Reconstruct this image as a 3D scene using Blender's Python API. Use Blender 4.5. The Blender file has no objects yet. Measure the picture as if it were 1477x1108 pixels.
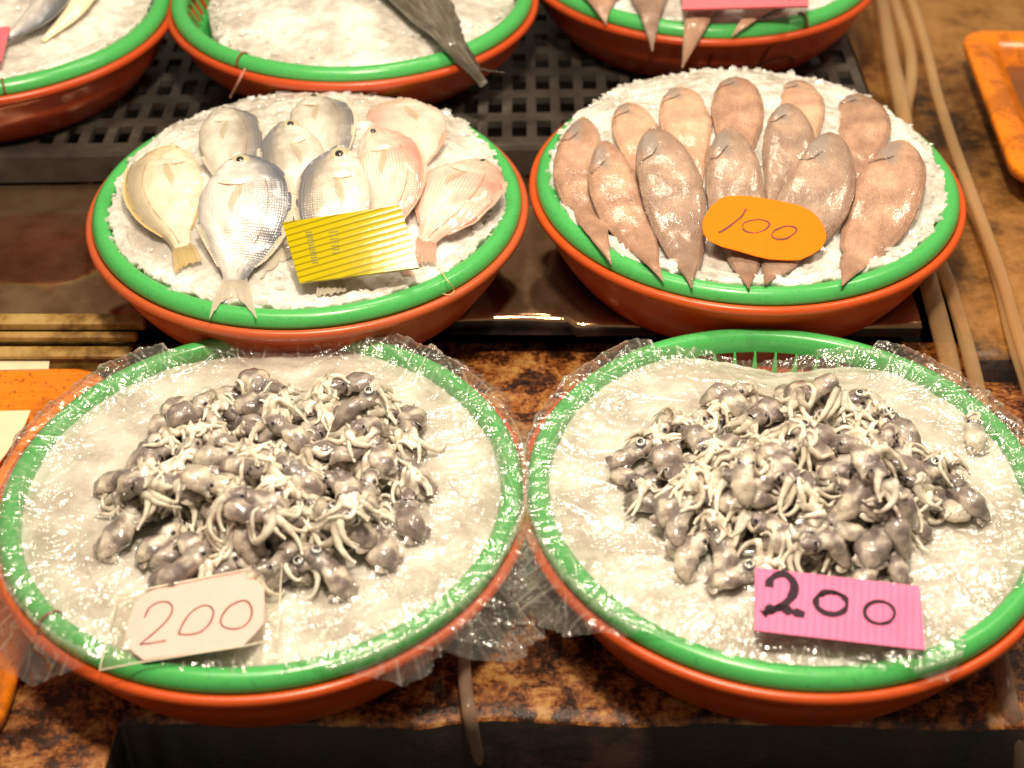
import bpy, math, random
import numpy as np
from math import radians, sin, cos, pi
from mathutils import Vector, Matrix
from mathutils.bvhtree import BVHTree
random.seed(11)
rng = np.random.default_rng(11)
S = bpy.context.scene
COL = S.collection

# ------------------------------------------------------------------ camera
FPX, CX, CY = 2200.0, 738.5, 554.0
PITCH = radians(38.735)
CAMZ = 0.88
cd = bpy.data.cameras.new('camera'); cam = bpy.data.objects.new('camera', cd); COL.objects.link(cam)
cam.location = (0, 0, CAMZ); cam.rotation_euler = (pi / 2 - PITCH, 0, 0)
cd.sensor_width = 36.0; cd.lens = FPX / 1477 * 36.0
cd.clip_start = 0.02; cd.clip_end = 50
cd.dof.use_dof = True; cd.dof.focus_distance = 1.27; cd.dof.aperture_fstop = 4.6
S.camera = cam

# ------------------------------------------------------------------ world, lamps, exposure
w = bpy.data.worlds.new('World'); S.world = w; w.use_nodes = True
bg = w.node_tree.nodes['Background']
bg.inputs[0].default_value = (1.0, 0.78, 0.55, 1); bg.inputs[1].default_value = 0.21
def lamp(name, loc, power, size, col=(1.0, 0.85, 0.65), target=(0, 1.15, 0.1)):
    l = bpy.data.lights.new(name, 'AREA'); l.shape = 'DISK'; l.size = size; l.energy = power; l.color = col
    o = bpy.data.objects.new(name, l); COL.objects.link(o); o.location = loc
    d = Vector(target) - Vector(loc); o.rotation_euler = d.to_track_quat('-Z', 'Y').to_euler()
    return o
lamp('stall_and_fill_lamp', (-0.42, 0.86, 1.55), 5.0, 0.18)
lamp('stall_and_fill_lamp', (0.16, 1.60, 1.62), 7.5, 0.34, target=(0, 1.2, 0))  # unseen lamp added behind to put wet highlights on the fish and soles
lamp('stall_and_fill_lamp', (0.03, 0.60, 1.62), 28, 0.18)
lamp('stall_and_fill_lamp', (0.95, 1.35, 1.45), 7.0, 0.12, target=(.7, 1.3, 0))  # unseen fill lamp added to brighten the tray and hoses at the right
S.view_settings.view_transform = 'Standard'; S.view_settings.look = 'None'
S.view_settings.exposure = 0.26; S.view_settings.gamma = 1.0; S.view_settings.use_curve_mapping = False
S.cycles.use_denoising = True
S.cycles.max_bounces = 10; S.cycles.transparent_max_bounces = 24
S.cycles.diffuse_bounces = 3; S.cycles.glossy_bounces = 3; S.cycles.transmission_bounces = 6
S.cycles.caustics_reflective = False; S.cycles.caustics_refractive = False
S.cycles.sample_clamp_indirect = 4.0

# ------------------------------------------------------------------ helpers: rays
FW = np.array([0, cos(PITCH), -sin(PITCH)]); UP = np.array([0, sin(PITCH), cos(PITCH)]); RT = np.array([1.0, 0, 0])
CAM = np.array([0, 0, CAMZ])
def ray(px, py): return FW + RT * (px - CX) / FPX - UP * (py - CY) / FPX
def at_z(px, py, z):
    d = ray(px, py); return CAM + d * ((z - CAMZ) / d[2])
def hit(px, py, hf, off=0.0):
    d = ray(px, py); t = np.arange(0.6, 3.2, 0.002)
    P = CAM + t[:, None] * d
    k = np.argmax(P[:, 2] < hf(P[:, 0], P[:, 1]) + off)
    return P[k] if k > 0 else at_z(px, py, 0.1)
def on_plane(px, py, p, n):
    d = ray(px, py); return CAM + d * (np.dot(np.array(p) - CAM, n) / np.dot(d, n))
def mpp(p): return float(np.dot(np.array(p) - CAM, FW)) / FPX     # metres per pixel
def nrm(v): v = np.array(v, float); return v / max(np.linalg.norm(v), 1e-12)

# ------------------------------------------------------------------ helpers: noise
def _h(i, j, k, s):
    n = (i.astype(np.int64) * 374761393 + j.astype(np.int64) * 668265263 + k.astype(np.int64) * 2147483647 + s * 1274126177) & 0xffffffff
    n = ((n ^ (n >> 13)) * 1274126177) & 0xffffffff
    n = ((n ^ (n >> 16)) * 2246822519) & 0xffffffff
    return ((n ^ (n >> 15)) & 0xffffff) / float(0xffffff) * 2 - 1
def vn(x, y, s=0, z=None):
    x = np.asarray(x, float); y = np.asarray(y, float)
    x, y = np.broadcast_arrays(x, y)
    i = np.floor(x); j = np.floor(y); u = x - i; v = y - j
    u = u * u * u * (u * (u * 6 - 15) + 10); v = v * v * v * (v * (v * 6 - 15) + 10)
    k = np.zeros_like(i)
    a = _h(i, j, k, s); b = _h(i + 1, j, k, s); c = _h(i, j + 1, k, s); d = _h(i + 1, j + 1, k, s)
    return (a * (1 - u) + b * u) * (1 - v) + (c * (1 - u) + d * u) * v
def fbm(x, y, s=0, o=4):
    r = 0; a = 1; t = 0
    for q in range(o):
        r = r + a * vn(x * 2 ** q + 17.3 * q, y * 2 ** q - 9.1 * q, s + q); t += a; a *= .5
    return r / t
def ridge(x, y, s=0): return 1 - 2.4 * np.abs(vn(x, y, s))
def sstep(a, b, x): t = np.clip((x - a) / (b - a), 0, 1); return t * t * (3 - 2 * t)

# ------------------------------------------------------------------ helpers: objects
def tag(o, label=None, cat=None, group=None, kind=None):
    if label: o['label'] = label
    if cat: o['category'] = cat
    if group: o['group'] = group
    if kind: o['kind'] = kind
    return o
def empty(name, loc=(0, 0, 0)):
    o = bpy.data.objects.new(name, None); o.empty_display_size = .01; o.location = loc; COL.objects.link(o); return o
def mk(name, V, F, mats, parent=None, smooth=True, uv=None, mi=None, recentre=True):
    V = np.asarray(V, float)
    c = np.array(parent['_c']) if parent is not None and '_c' in parent.keys() else None
    if parent is not None and c is None: c = np.array(parent.location)
    if parent is None:
        c = V.mean(0) if recentre else np.zeros(3)
        if recentre: c[2] = V[:, 2].min()
    me = bpy.data.meshes.new(name); me.from_pydata((V - c).tolist(), [], [tuple(map(int, f)) for f in F])
    if not isinstance(mats, (list, tuple)): mats = [mats]
    for m in mats: me.materials.append(m)
    if mi is not None: me.polygons.foreach_set('material_index', np.asarray(mi, np.int32))
    if uv is not None:
        L = me.uv_layers.new(name='UVMap'); li = np.zeros(len(me.loops), np.int32); me.loops.foreach_get('vertex_index', li)
        L.data.foreach_set('uv', np.asarray(uv, np.float32)[li].ravel())
    if smooth: me.polygons.foreach_set('use_smooth', np.ones(len(me.polygons), bool))
    me.update()
    o = bpy.data.objects.new(name, me); COL.objects.link(o)
    if parent is not None:
        o.parent = parent
    else: o.location = c.tolist()
    o['_c'] = [float(q) for q in c]
    return o
def grid(nu, nv, wrap=False, off=0):
    i, j = np.meshgrid(np.arange(nu - 1), np.arange(nv if wrap else nv - 1), indexing='ij')
    j2 = (j + 1) % nv
    return np.stack([i * nv + j, (i + 1) * nv + j, (i + 1) * nv + j2, i * nv + j2], -1).reshape(-1, 4) + off
def lathe(cx, cy, prof, n=128, a0=0.0):
    prof = np.array(prof, float); th = np.arange(n) / n * 2 * pi + a0
    V = np.stack([cx + prof[:, 0:1] * np.cos(th), cy + prof[:, 0:1] * np.sin(th), np.repeat(prof[:, 1:2], n, 1)], -1).reshape(-1, 3)
    return V, grid(len(prof), n, True)
def tube(pts, rad, k=8):
    P = np.array(pts, float); n = len(P); rad = np.broadcast_to(np.array(rad, float), (n,))
    T = np.gradient(P, axis=0); T /= np.linalg.norm(T, axis=1)[:, None] + 1e-12
    r = np.array([0, 0, 1.0]) if abs(T[0][2]) < .9 else np.array([1.0, 0, 0]); out = []
    for i in range(n):
        a = r - T[i] * np.dot(r, T[i]); a /= np.linalg.norm(a) + 1e-12; b = np.cross(T[i], a); r = a
        th = np.arange(k) / k * 2 * pi
        out.append(P[i] + rad[i] * (np.cos(th)[:, None] * a + np.sin(th)[:, None] * b))
    V = np.concatenate(out + [P[:1], P[-1:]]); F = grid(n, k, True).tolist()
    for j in range(k): F.append([n * k, (j + 1) % k, j]); F.append([n * k + 1, (n - 1) * k + j, (n - 1) * k + (j + 1) % k])
    return V, F
def join(parts):
    V = []; F = []; M = []; o = 0
    for p in parts:
        v, f = p[0], p[1]; m = p[2] if len(p) > 2 else 0
        V.append(np.asarray(v)); F += [[q + o for q in g] for g in (f.tolist() if hasattr(f, 'tolist') else f)]; M += [m] * len(f); o += len(v)
    return np.concatenate(V), F, M
def box(x0, x1, y0, y1, z0, z1, bev=0.0):
    if bev <= 0:
        V = [(x, y, z) for z in (z0, z1) for x, y in ((x0, y0), (x1, y0), (x1, y1), (x0, y1))]
        return np.array(V, float), [[3, 2, 1, 0], [4, 5, 6, 7], [0, 1, 5, 4], [1, 2, 6, 5], [2, 3, 7, 6], [3, 0, 4, 7]]
    b = bev; V = []
    for z, i in ((z0, b), (z0 + b, 0), (z1 - b, 0), (z1, b)):
        for x, y in ((x0 + i + b, y0 + i), (x1 - i - b, y0 + i), (x1 - i, y0 + i + b), (x1 - i, y1 - i - b), (x1 - i - b, y1 - i), (x0 + i + b, y1 - i), (x0 + i, y1 - i - b), (x0 + i, y0 + i + b)):
            V.append((x, y, z))
    F = grid(4, 8, True).tolist(); F = [f[::-1] for f in F]
    F.append(list(range(7, -1, -1))); F.append(list(range(24, 32)))
    return np.array(V, float), F
def crv(pts, n=40):
    P = np.array(pts, float); m = len(P); s = np.linspace(0, m - 1, n); out = []
    Q = np.vstack([2 * P[0] - P[1], P, 2 * P[-1] - P[-2]])
    for t in s:
        i = min(int(t), m - 2); f = t - i; a, b, c, d = Q[i], Q[i + 1], Q[i + 2], Q[i + 3]
        out.append(.5 * ((2 * b) + (-a + c) * f + (2 * a - 5 * b + 4 * c - d) * f * f + (-a + 3 * b - 3 * c + d) * f ** 3))
    return np.array(out)

# ------------------------------------------------------------------ helpers: materials
class NT:
    def __init__(s, name):
        s.m = bpy.data.materials.new(name); s.m.use_nodes = True; s.t = s.m.node_tree; s.t.nodes.clear()
        s.out = s.t.nodes.new('ShaderNodeOutputMaterial')
    def n(s, typ, ins=None, **kw):
        nd = s.t.nodes.new('ShaderNode' + typ)
        for k, v in kw.items(): setattr(nd, k, v)
        for k, v in (ins or {}).items():
            if hasattr(v, 'is_linked') or isinstance(v, bpy.types.NodeSocket): s.t.links.new(v, nd.inputs[k])
            else: nd.inputs[k].default_value = v
        return nd
    def pr(s, **ins):
        nd = s.t.nodes.new('ShaderNodeBsdfPrincipled')
        for k, v in ins.items():
            k = k.replace('_', ' ')
            if isinstance(v, bpy.types.NodeSocket): s.t.links.new(v, nd.inputs[k])
            else: nd.inputs[k].default_value = v
        return nd
    def fin(s, sock): s.t.links.new(sock, s.out.inputs['Surface']); return s.m
    def mix(s, f, a, b):
        nd = s.t.nodes.new('ShaderNodeMix'); nd.data_type = 'RGBA'
        for k, v in ((0, f), (6, a), (7, b)):
            if isinstance(v, bpy.types.NodeSocket): s.t.links.new(v, nd.inputs[k])
            else: nd.inputs[k].default_value = v if k == 0 else (*v[:3], 1)
        return nd.outputs[2]
    def ramp(s, f, stops):
        nd = s.t.nodes.new('ShaderNodeValToRGB'); s.t.links.new(f, nd.inputs[0]); e = nd.color_ramp.elements
        while len(e) < len(stops): e.new(.5)
        for q, (p, c) in zip(e, stops):
            q.position = p; q.color = (*c[:3], 1) if hasattr(c, '__len__') else (c, c, c, 1)
        return nd.outputs[0]
    def noise(s, scale, vec=None, detail=4, rough=.55, dist=0.0):
        nd = s.n('TexNoise', {'Scale': scale, 'Detail': detail, 'Roughness': rough, 'Distortion': dist})
        if vec is not None: s.t.links.new(vec, nd.inputs['Vector'])
        return nd.outputs['Fac']
    def vor(s, scale, vec=None, feature='F1', rand=1.0, out='Distance'):
        nd = s.n('TexVoronoi', {'Scale': scale, 'Randomness': rand}, feature=feature)
        if vec is not None: s.t.links.new(vec, nd.inputs['Vector'])
        return nd.outputs[out]
    def obj(s): return s.n('TexCoord').outputs['Object']
    def uv(s): return s.n('TexCoord').outputs['UV']
    def mapv(s, vec, sc, loc=(0, 0, 0)):
        nd = s.n('Mapping', {'Scale': sc, 'Location': loc}); s.t.links.new(vec, nd.inputs['Vector']); return nd.outputs[0]
    def bump(s, h, strength=.3, dist=.001, normal=None):
        nd = s.n('Bump', {'Strength': strength, 'Distance': dist, 'Height': h})
        if normal is not None: s.t.links.new(normal, nd.inputs['Normal'])
        return nd.outputs[0]
    def math(s, op, a, b=0.0, c=None):
        nd = s.t.nodes.new('ShaderNodeMath'); nd.operation = op
        for k, v in ((0, a), (1, b)) + (((2, c),) if c is not None else ()):
            if isinstance(v, bpy.types.NodeSocket): s.t.links.new(v, nd.inputs[k])
            else: nd.inputs[k].default_value = v
        return nd.outputs[0]

def plastic(name, col, dirt, rough=.28, sss=.0, dirt_lo=.60, dirt_hi=.72, spots=0.0):
    t = NT(name); v = t.obj()
    n = t.ramp(t.noise(18, v, 6, .65), [(dirt_lo, 0), (dirt_hi, 1)])
    n2 = t.noise(7, v, 3)
    c = t.mix(t.math('MULTIPLY', n2, .35), col, tuple(q * .72 for q in col))
    c = t.mix(t.math('MULTIPLY', n, .45), c, dirt)
    if spots:
        sp = t.ramp(t.noise(260, v, 3, .6), [(.60, 0), (.64, 1)])
        c = t.mix(t.math('MULTIPLY', sp, spots), c, dirt)
    r = t.math('MULTIPLY_ADD', t.noise(40, v, 5), .25, rough - .1)
    b = t.bump(t.noise(300, v, 4), .12, .0006)
    kw = dict(Base_Color=c, Roughness=r, Normal=b, Specular_IOR_Level=.5)
    if sss: kw.update(Subsurface_Weight=sss, Subsurface_Scale=.01, Subsurface_Radius=(1, .5, .3))
    return t.fin(t.pr(**kw).outputs[0])
M = {}
M['green'] = plastic('green_plastic', (.07, .43, .105), (.03, .12, .04), .26, 0, .62, .76, .3)
M['green_lit'] = M['green']
M['orange_red'] = plastic('orange_red_plastic', (.52, .065, .012), (.20, .04, .02), .30)
M['brick_orange'] = plastic('brown_orange_plastic', (.50, .095, .028), (.25, .07, .03), .30)
M['orange_front'] = plastic('orange_plastic', (.58, .080, .012), (.28, .06, .02), .30)
M['orange_tray'] = plastic('orange_tray_plastic', (.80, .22, .01), (.14, .04, .01), .22, 0, .52, .60, .6)

def ice_mat():
    t = NT('crushed_ice'); v = t.obj()
    n1 = t.noise(22, v, 5, .6); n2 = t.noise(140, v, 4, .6)
    vo = t.vor(170, v, 'F1'); vo2 = t.vor(420, v, 'F1')
    c = t.ramp(n1, [(.36, (.48, .44, .39)), (.48, (.64, .605, .55)), (.58, (.78, .765, .72))])
    h = t.math('ADD', t.math('MULTIPLY', vo, 1.0), t.math('MULTIPLY', vo2, .45))
    h = t.math('ADD', h, t.math('MULTIPLY', n2, .6))
    b = t.bump(h, .38, .0012)
    r = t.math('MULTIPLY_ADD', t.ramp(n1, [(.40, 0), (.58, 1)]), .3, .10)
    return t.fin(t.pr(Base_Color=c, Roughness=r, Normal=b, Coat_Weight=.4, Coat_Roughness=.08, Subsurface_Weight=.45, Subsurface_Scale=.015,
                      Subsurface_Radius=(1, .95, .85), Specular_IOR_Level=.45).outputs[0])
M['ice'] = ice_mat()
def chip_mat():
    t = NT('clear_ice_chips'); v = t.obj()
    b = t.bump(t.noise(400, v, 3), .3, .0008)
    g = t.n('BsdfGlossy', {'Color': (1, 1, 1, 1), 'Roughness': .1, 'Normal': b}).outputs[0]; d = t.n('BsdfDiffuse', {'Color': (.86, .85, .82, 1)}).outputs[0]
    tr = t.n('BsdfTransparent', {'Color': (.97, .96, .94, 1)}).outputs[0]; m1 = t.n('MixShader', {0: .42, 1: tr, 2: d}).outputs[0]
    return t.fin(t.n('MixShader', {0: .09, 1: m1, 2: g}).outputs[0])
M['chips'] = chip_mat()

def film_mat():
    t = NT('crinkled_clear_film'); v = t.obj()
    def rdg(sc, vec, det=3, dist=.8):
        n = t.noise(sc, vec, det, .55, dist); return t.math('SUBTRACT', 1.0, t.math('MULTIPLY', t.math('ABSOLUTE', t.math('SUBTRACT', n, .5)), 7.0))
    rot = t.n('Mapping', {'Rotation': (0, 0, .7), 'Scale': (115, 13, 40)}); t.t.links.new(v, rot.inputs['Vector'])
    rot2 = t.n('Mapping', {'Rotation': (0, 0, -.5), 'Scale': (11, 105, 40)}); t.t.links.new(v, rot2.inputs['Vector'])
    h = t.math('ADD', t.math('MULTIPLY', rdg(30, v), .7), t.math('MULTIPLY', rdg(1.0, rot.outputs[0], 2, .5), .8))
    h = t.math('ADD', h, t.math('MULTIPLY', rdg(1.0, rot2.outputs[0], 2, .5), .7))
    b0 = t.bump(h, .35, .0012)
    b = t.bump(t.noise(420, v, 2), .08, .0008, b0)
    g = t.n('BsdfGlossy', {'Color': (1, 1, 1, 1), 'Roughness': .17, 'Normal': b}).outputs[0]
    d = t.n('BsdfTranslucent', {'Color': (.9, .88, .82, 1), 'Normal': b}).outputs[0]
    d2 = t.n('BsdfDiffuse', {'Color': (.9, .88, .82, 1), 'Normal': b}).outputs[0]
    d = t.n('MixShader', {0: .6, 1: d, 2: d2}).outputs[0]
    tr = t.n('BsdfTransparent', {'Color': (.998, .988, .965, 1)}).outputs[0]
    fr = t.n('Fresnel', {'IOR': 1.42}).outputs[0]
    f = t.math('MULTIPLY_ADD', fr, .6, .12); f = t.math('MINIMUM', f, .35)
    pt = t.ramp(t.n('NewGeometry').outputs['Pointiness'], [(.50, 0), (.56, 1)])  # raised creases mixed whiter, standing in for broad glare off the film
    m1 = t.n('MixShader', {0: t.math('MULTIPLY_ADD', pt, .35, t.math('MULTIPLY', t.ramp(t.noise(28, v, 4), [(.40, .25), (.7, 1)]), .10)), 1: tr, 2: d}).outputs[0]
    return t.fin(t.n('MixShader', {0: f, 1: m1, 2: g}).outputs[0])
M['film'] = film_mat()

def mottled(name, cols, scale=14, rough=.3, metal=0.0):
    t = NT(name); v = t.obj()
    n = t.noise(scale, v, 9, .72, .3); n2 = t.noise(scale * 5, v, 6, .7)
    k = t.math('MULTIPLY_ADD', n2, .35, t.math('MULTIPLY', n, .75))
    c = t.ramp(k, [(.43, cols[0]), (.51, cols[1]), (.57, cols[2]), (.65, cols[3])])
    b = t.bump(t.noise(scale * 8, v, 8, .7), .5, .002)
    b = t.bump(t.noise(scale * 8, v, 8, .7), .5 if metal == 0 else .05, .002)
    r = t.math('MULTIPLY_ADD', n2, .5, rough - .2) if metal == 0 else t.math('MULTIPLY_ADD', n2, .14, .03)
    return t.fin(t.pr(Base_Color=c, Roughness=r, Normal=b, Metallic=metal).outputs[0])
M['board'] = mottled('rusty_wet_board', [(.008, .003, .002), (.05, .015, .005), (.25, .078, .018), (.42, .22, .065)], 40, .16)
M['board_side'] = mottled('dark_board_edge', [(.002, .0015, .001), (.006, .003, .002), (.012, .006, .004), (.03, .013, .008)], 10, .35)
M['shelf'] = mottled('brown_wet_shelf', [(.28, .15, .08), (.38, .22, .12), (.48, .29, .17), (.56, .36, .22)], 5, .12, .9)
M['shelf_left'] = M['shelf']
M['side_board'] = mottled('ochre_side_board', [(.03, .013, .004), (.15, .065, .016), (.26, .12, .03), (.34, .17, .05)], 6, .4)
M['ground'] = mottled('dark_floor', [(.002, .002, .002), (.005, .004, .003), (.008, .006, .004), (.012, .009, .006)], 3, .5)
M['rail'] = mottled('dirty_ochre_rail', [(.05, .025, .006), (.20, .11, .025), (.33, .20, .055), (.42, .28, .09)], 11, .4)
def crate_mat():
    t = NT('grey_crate_plastic'); v = t.obj()
    c = t.ramp(t.noise(9, v, 6, .7), [(.35, (.02, .015, .012)), (.55, (.055, .045, .036)), (.7, (.12, .105, .085))])
    return t.fin(t.pr(Base_Color=c, Roughness=.4, Normal=t.bump(t.noise(120, v, 4), .2, .001)).outputs[0])
M['crate'] = crate_mat()
def solid(name, col, rough=.4, spec=.5, **kw):
    t = NT(name); v = t.obj(); c = t.mix(t.noise(60, v, 5), col, tuple(q * .8 for q in col))
    return t.fin(t.pr(Base_Color=c, Roughness=rough, Normal=t.bump(t.noise(500, v, 3), .08, .0004), Specular_IOR_Level=spec, **kw).outputs[0])
def hose_mat():
    t = NT('clear_hose'); v = t.obj()
    c = t.ramp(t.noise(5, v, 2), [(.4, (.50, .33, .17)), (.65, (.64, .46, .26))])
    p = t.pr(Base_Color=c, Roughness=.10, Coat_Weight=.8).outputs[0]; tr = t.n('BsdfTransparent', {'Color': (.94, .82, .64, 1)}).outputs[0]
    lw = t.n('LayerWeight', {'Blend': .4}).outputs['Facing']
    return t.fin(t.n('MixShader', {0: t.math('MULTIPLY_ADD', lw, .6, .12), 1: tr, 2: p}).outputs[0])
M['hose'] = hose_mat()
def hose_clear():
    t = NT('murky_clear_hose')
    p = t.pr(Base_Color=(.42, .30, .22, 1), Roughness=.18, Coat_Weight=.6).outputs[0]
    tr = t.n('BsdfTransparent', {'Color': (.8, .62, .5, 1)}).outputs[0]
    lw = t.n('LayerWeight', {'Blend': .35}).outputs['Facing']
    return t.fin(t.n('MixShader', {0: t.math('MULTIPLY_ADD', lw, .55, .3), 1: tr, 2: p}).outputs[0])
M['hose_clear'] = hose_clear()
M['dark_liquid'] = solid('brown_tray_liquid', (.20, .07, .02), .08)
M['cream'] = solid('cream_paper', (.82, .72, .50), .35)

# ------------------------------------------------------------------ layout: baskets
R = 0.20
B = {  # cx, cy, rim height, surface height, base radius
 'A': (-.191, .867, .085, .000, .168), 'B': (.211, .868, .086, .000, .168),
 'C': (-.191, 1.228, .121, .040, .166), 'D': (.223, 1.258, .124, .040, .166),
 'E': (.220, 1.695, .159, .076, .160), 'F': (-.177, 1.597, .159, .076, .145), 'G': (-.577, 1.556, .159, .076, .160)}
def ice_r(b, th):
    j = .0035 * fbm(np.cos(th) * 9, np.sin(th) * 9, ord(b), 3) + (.0011 * vn(np.cos(th) * 60, np.sin(th) * 60, 3 + ord(b)) if b in 'CD' else 0)
    base = {'A': .183, 'B': .183, 'C': .1835, 'D': .1845, 'E': .184, 'F': .178, 'G': .183}[b]
    r = base + j * (1.8 if b in 'CD' else .8)
    if b == 'B': r = r - .026 * np.exp(-((((th - radians(84) + pi) % (2 * pi)) - pi) / .33) ** 2)
    if b == 'A': r = r - .010 * np.exp(-((((th - radians(103) + pi) % (2 * pi)) - pi) / .35) ** 2)
    if b == 'F': r = r - .018 * np.exp(-((((th - radians(188) + pi) % (2 * pi)) - pi) / .6) ** 2)
    return r
def ice_h(b, x, y):
    cx, cy, zr = B[b][:3]; dx = np.asarray(x) - cx; dy = np.asarray(y) - cy; r = np.hypot(dx, dy)
    q = np.clip(r / .19, 0, 1.2)
    big = fbm(dx * 22, dy * 22, 50 + ord(b), 3)
    if b in 'AB':
        h = zr - .003 + .008 * (1 - q ** 2) + .0022 * big
        if b == 'B':
            th = np.arctan2(dy, dx); h = h - .012 * np.exp(-((th - radians(86)) / .42) ** 2) * sstep(.09, .165, r)
    elif b == 'C':
        d = np.hypot(dx / .20, (dy - .045) / .17); h = zr - .002 + .050 * np.clip(1 - d ** 1.7, -.05, 1) + .003 * big
    elif b == 'D':
        d = np.hypot((dx - .0) / .21, (dy - .055) / .17); h = zr - .001 + .050 * np.clip(1 - d ** 1.7, -.05, 1) + .003 * big
    elif b == 'F': h = zr - .014 + .022 * (1 - q ** 2) + .004 * big
    else: h = zr - .002 + .022 * (1 - q ** 2) + .003 * big
    return h
def surf_h(b, x, y):   # ice, then over the green rim, then drooping outside
    cx, cy, zr = B[b][:3]; r = np.hypot(np.asarray(x) - cx, np.asarray(y) - cy)
    h = ice_h(b, x, y); k = sstep(.165, .186, r); h = h * (1 - k) + (zr + .005) * k
    return np.where(r > .2, zr + .005 - (r - .2) * 1.3, np.maximum(h, np.where(r > .18, zr + .004, h)))

# ------------------------------------------------------------------ setting
def slab(name, x0, x1, y0, y1, z0, z1, mats, bev=.003):
    V, F = box(x0, x1, y0, y1, z0, z1, bev); mi = [0 if (i == len(F) - 1) else 1 for i in range(len(F))] if len(mats) > 1 else None
    return tag(mk(name, V, F, mats, smooth=False, mi=mi), kind='structure')
V, F = box(-4, 4, -2, 6, -.56, -.55)
tag(mk('ground', V, F, M['ground'], smooth=False), kind='structure')
def uneven_board(name, outline_x, y0, y1, z1, th, mats, step=.006, amp=.0016, seed=3, edge=None):
    xs = np.arange(outline_x[0], outline_x[1] + 1e-6, step); n = len(xs)
    yf = np.array([edge(x) if edge else y0 for x in xs]); m = int((y1 - y0) / step)
    t = np.linspace(0, 1, m)
    X = np.repeat(xs[None], m, 0); Y = yf[None] * (1 - t[:, None]) + y1 * t[:, None]
    Z = z1 + amp * fbm(X * 30, Y * 30, seed, 4)
    Z[0] -= .004; Z[1] -= .0012
    V = np.stack([X, Y, Z], -1).reshape(-1, 3); F = grid(m, n)[:, ::-1].tolist()
    mi = [0] * len(F); o = len(V)
    low = np.stack([xs, yf, np.full(n, z1 - th)], -1); V = np.vstack([V, low])
    for i in range(n - 1): F.append([o + i, o + i + 1, i + 1, i]); mi.append(1)
    back = np.stack([xs[[0, -1]], [y1, y1], [z1 - th] * 2], -1); V = np.vstack([V, back])
    F.append([o, o + n, o + n + 1, o + n - 1]); mi.append(1)
    return tag(mk(name, V, F, mats, mi=mi, smooth=True), kind='structure')
def eb(x): return .706 + .004 * float(vn(x * 12, 0, 5)) + .0012 * float(vn(x * 90, 0, 6)) - (.11 if x < -.285 else 0)
uneven_board('lower_counter', (-.95, .95), .70, 1.16, 0.0, .11, [M['board'], M['board_side']], .005, .0016, 3, eb)
slab('counter_front', -.95, .95, .735, .75, -.55, -.115, [M['board_side']])
def es(x): return 1.146 + .002 * float(vn(x * 20, 0, 8)) - (.010 if x > .06 else 0)
uneven_board('middle_shelf', (-1.1, .385), 1.14, 1.44, .040, .014, [M['shelf'], M['board_side']], .008, .0012, 9, es)
slab('shelf_riser', -1.1, .385, 1.20, 1.215, -.08, .0255, [M['board_side']])
slab('back_counter', -1.6, 1.4, 1.42, 2.6, -.06, .012, [M['board_side']])
uneven_board('side_counter', (.418, 1.5), 1.10, 2.5, .030, .09, [M['side_board'], M['board_side']], .012, .003, 21)

# perforated grey crate top the back row stands on
def perforated():
    e = empty('perforated_crate', (-.2, 1.5, .076)); e['_c'] = (-.2, 1.5, .076)
    tag(e, 'grey plastic crate with rows of square holes under the back row of basins', 'crate')
    px, py, hx, hy = .0262, .052, .0155, .034
    x0, x1, y1 = -.98, .395, 1.93
    ye = lambda x: 1.402 + .03 * (x - .02)
    xs = []; x = x0
    while x < x1: xs += [x, x + px - hx]; x += px
    ys = [0, .018]; y = .018
    while y < .5: ys += [y + hy, y + py]; y += py
    z1, z0 = .076, .068; V = []; F = []
    idx = {}
    def vid(i, j, k):
        key = (i, j, k)
        if key not in idx:
            X = xs[i]; Y = ye(X) + ys[j]; idx[key] = len(V); V.append((X, Y, z1 if k else z0))
        return idx[key]
    nx, ny = len(xs) - 1, len(ys) - 1
    solidc = lambda i, j: 0 <= i < nx and 0 <= j < ny and (i % 2 == 0 or j % 2 == 0)
    for i in range(nx):
        for j in range(ny):
            if not solidc(i, j): continue
            F.append([vid(i, j, 1), vid(i + 1, j, 1), vid(i + 1, j + 1, 1), vid(i, j + 1, 1)])
            for (di, dj, a, b2) in ((-1, 0, (i, j + 1), (i, j)), (1, 0, (i + 1, j), (i + 1, j + 1)), (0, -1, (i, j), (i + 1, j)), (0, 1, (i + 1, j + 1), (i, j + 1))):
                if not solidc(i + di, j + dj):
                    F.append([vid(*a, 0), vid(*b2, 0), vid(*b2, 1), vid(*a, 1)])
    mk('grid_panel', V, F, M['crate'], e, smooth=False)
    n = 40; X = np.linspace(x0, xs[-1], n); pr = [(-.006, .0745), (-.004, .079), (.002, .079), (.004, .0765), (.004, .045), (-.006, .045)]
    Vv = np.array([(x, ye(x) - .002 + a, z) for x in X for a, z in pr]); mk('front_edge', Vv, grid(n, len(pr), True), M['crate'], e, smooth=False)
perforated()

# rail at the left in front of the middle shelf
e = empty('metal_rail', (-.6, 1.11, .03)); e['_c'] = (-.6, 1.11, .03)
tag(e, 'dirty ochre channel rail along the shelf front left of the silver fish basket', 'rail')
for nm, a in (('top_strip', (-1.05, -.338, 1.130, 1.1455, .036, .046)), ('ridge', (-1.05, -.345, 1.120, 1.1285, .030, .038)), ('lip', (-1.05, -.350, 1.104, 1.1185, .022, .0285)),
              ('web', (-1.05, -.352, 1.106, 1.142, .006, .0215))):
    V, F = box(*a, .0018); mk(nm, V, F, M['rail'], e, smooth=False)

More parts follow.
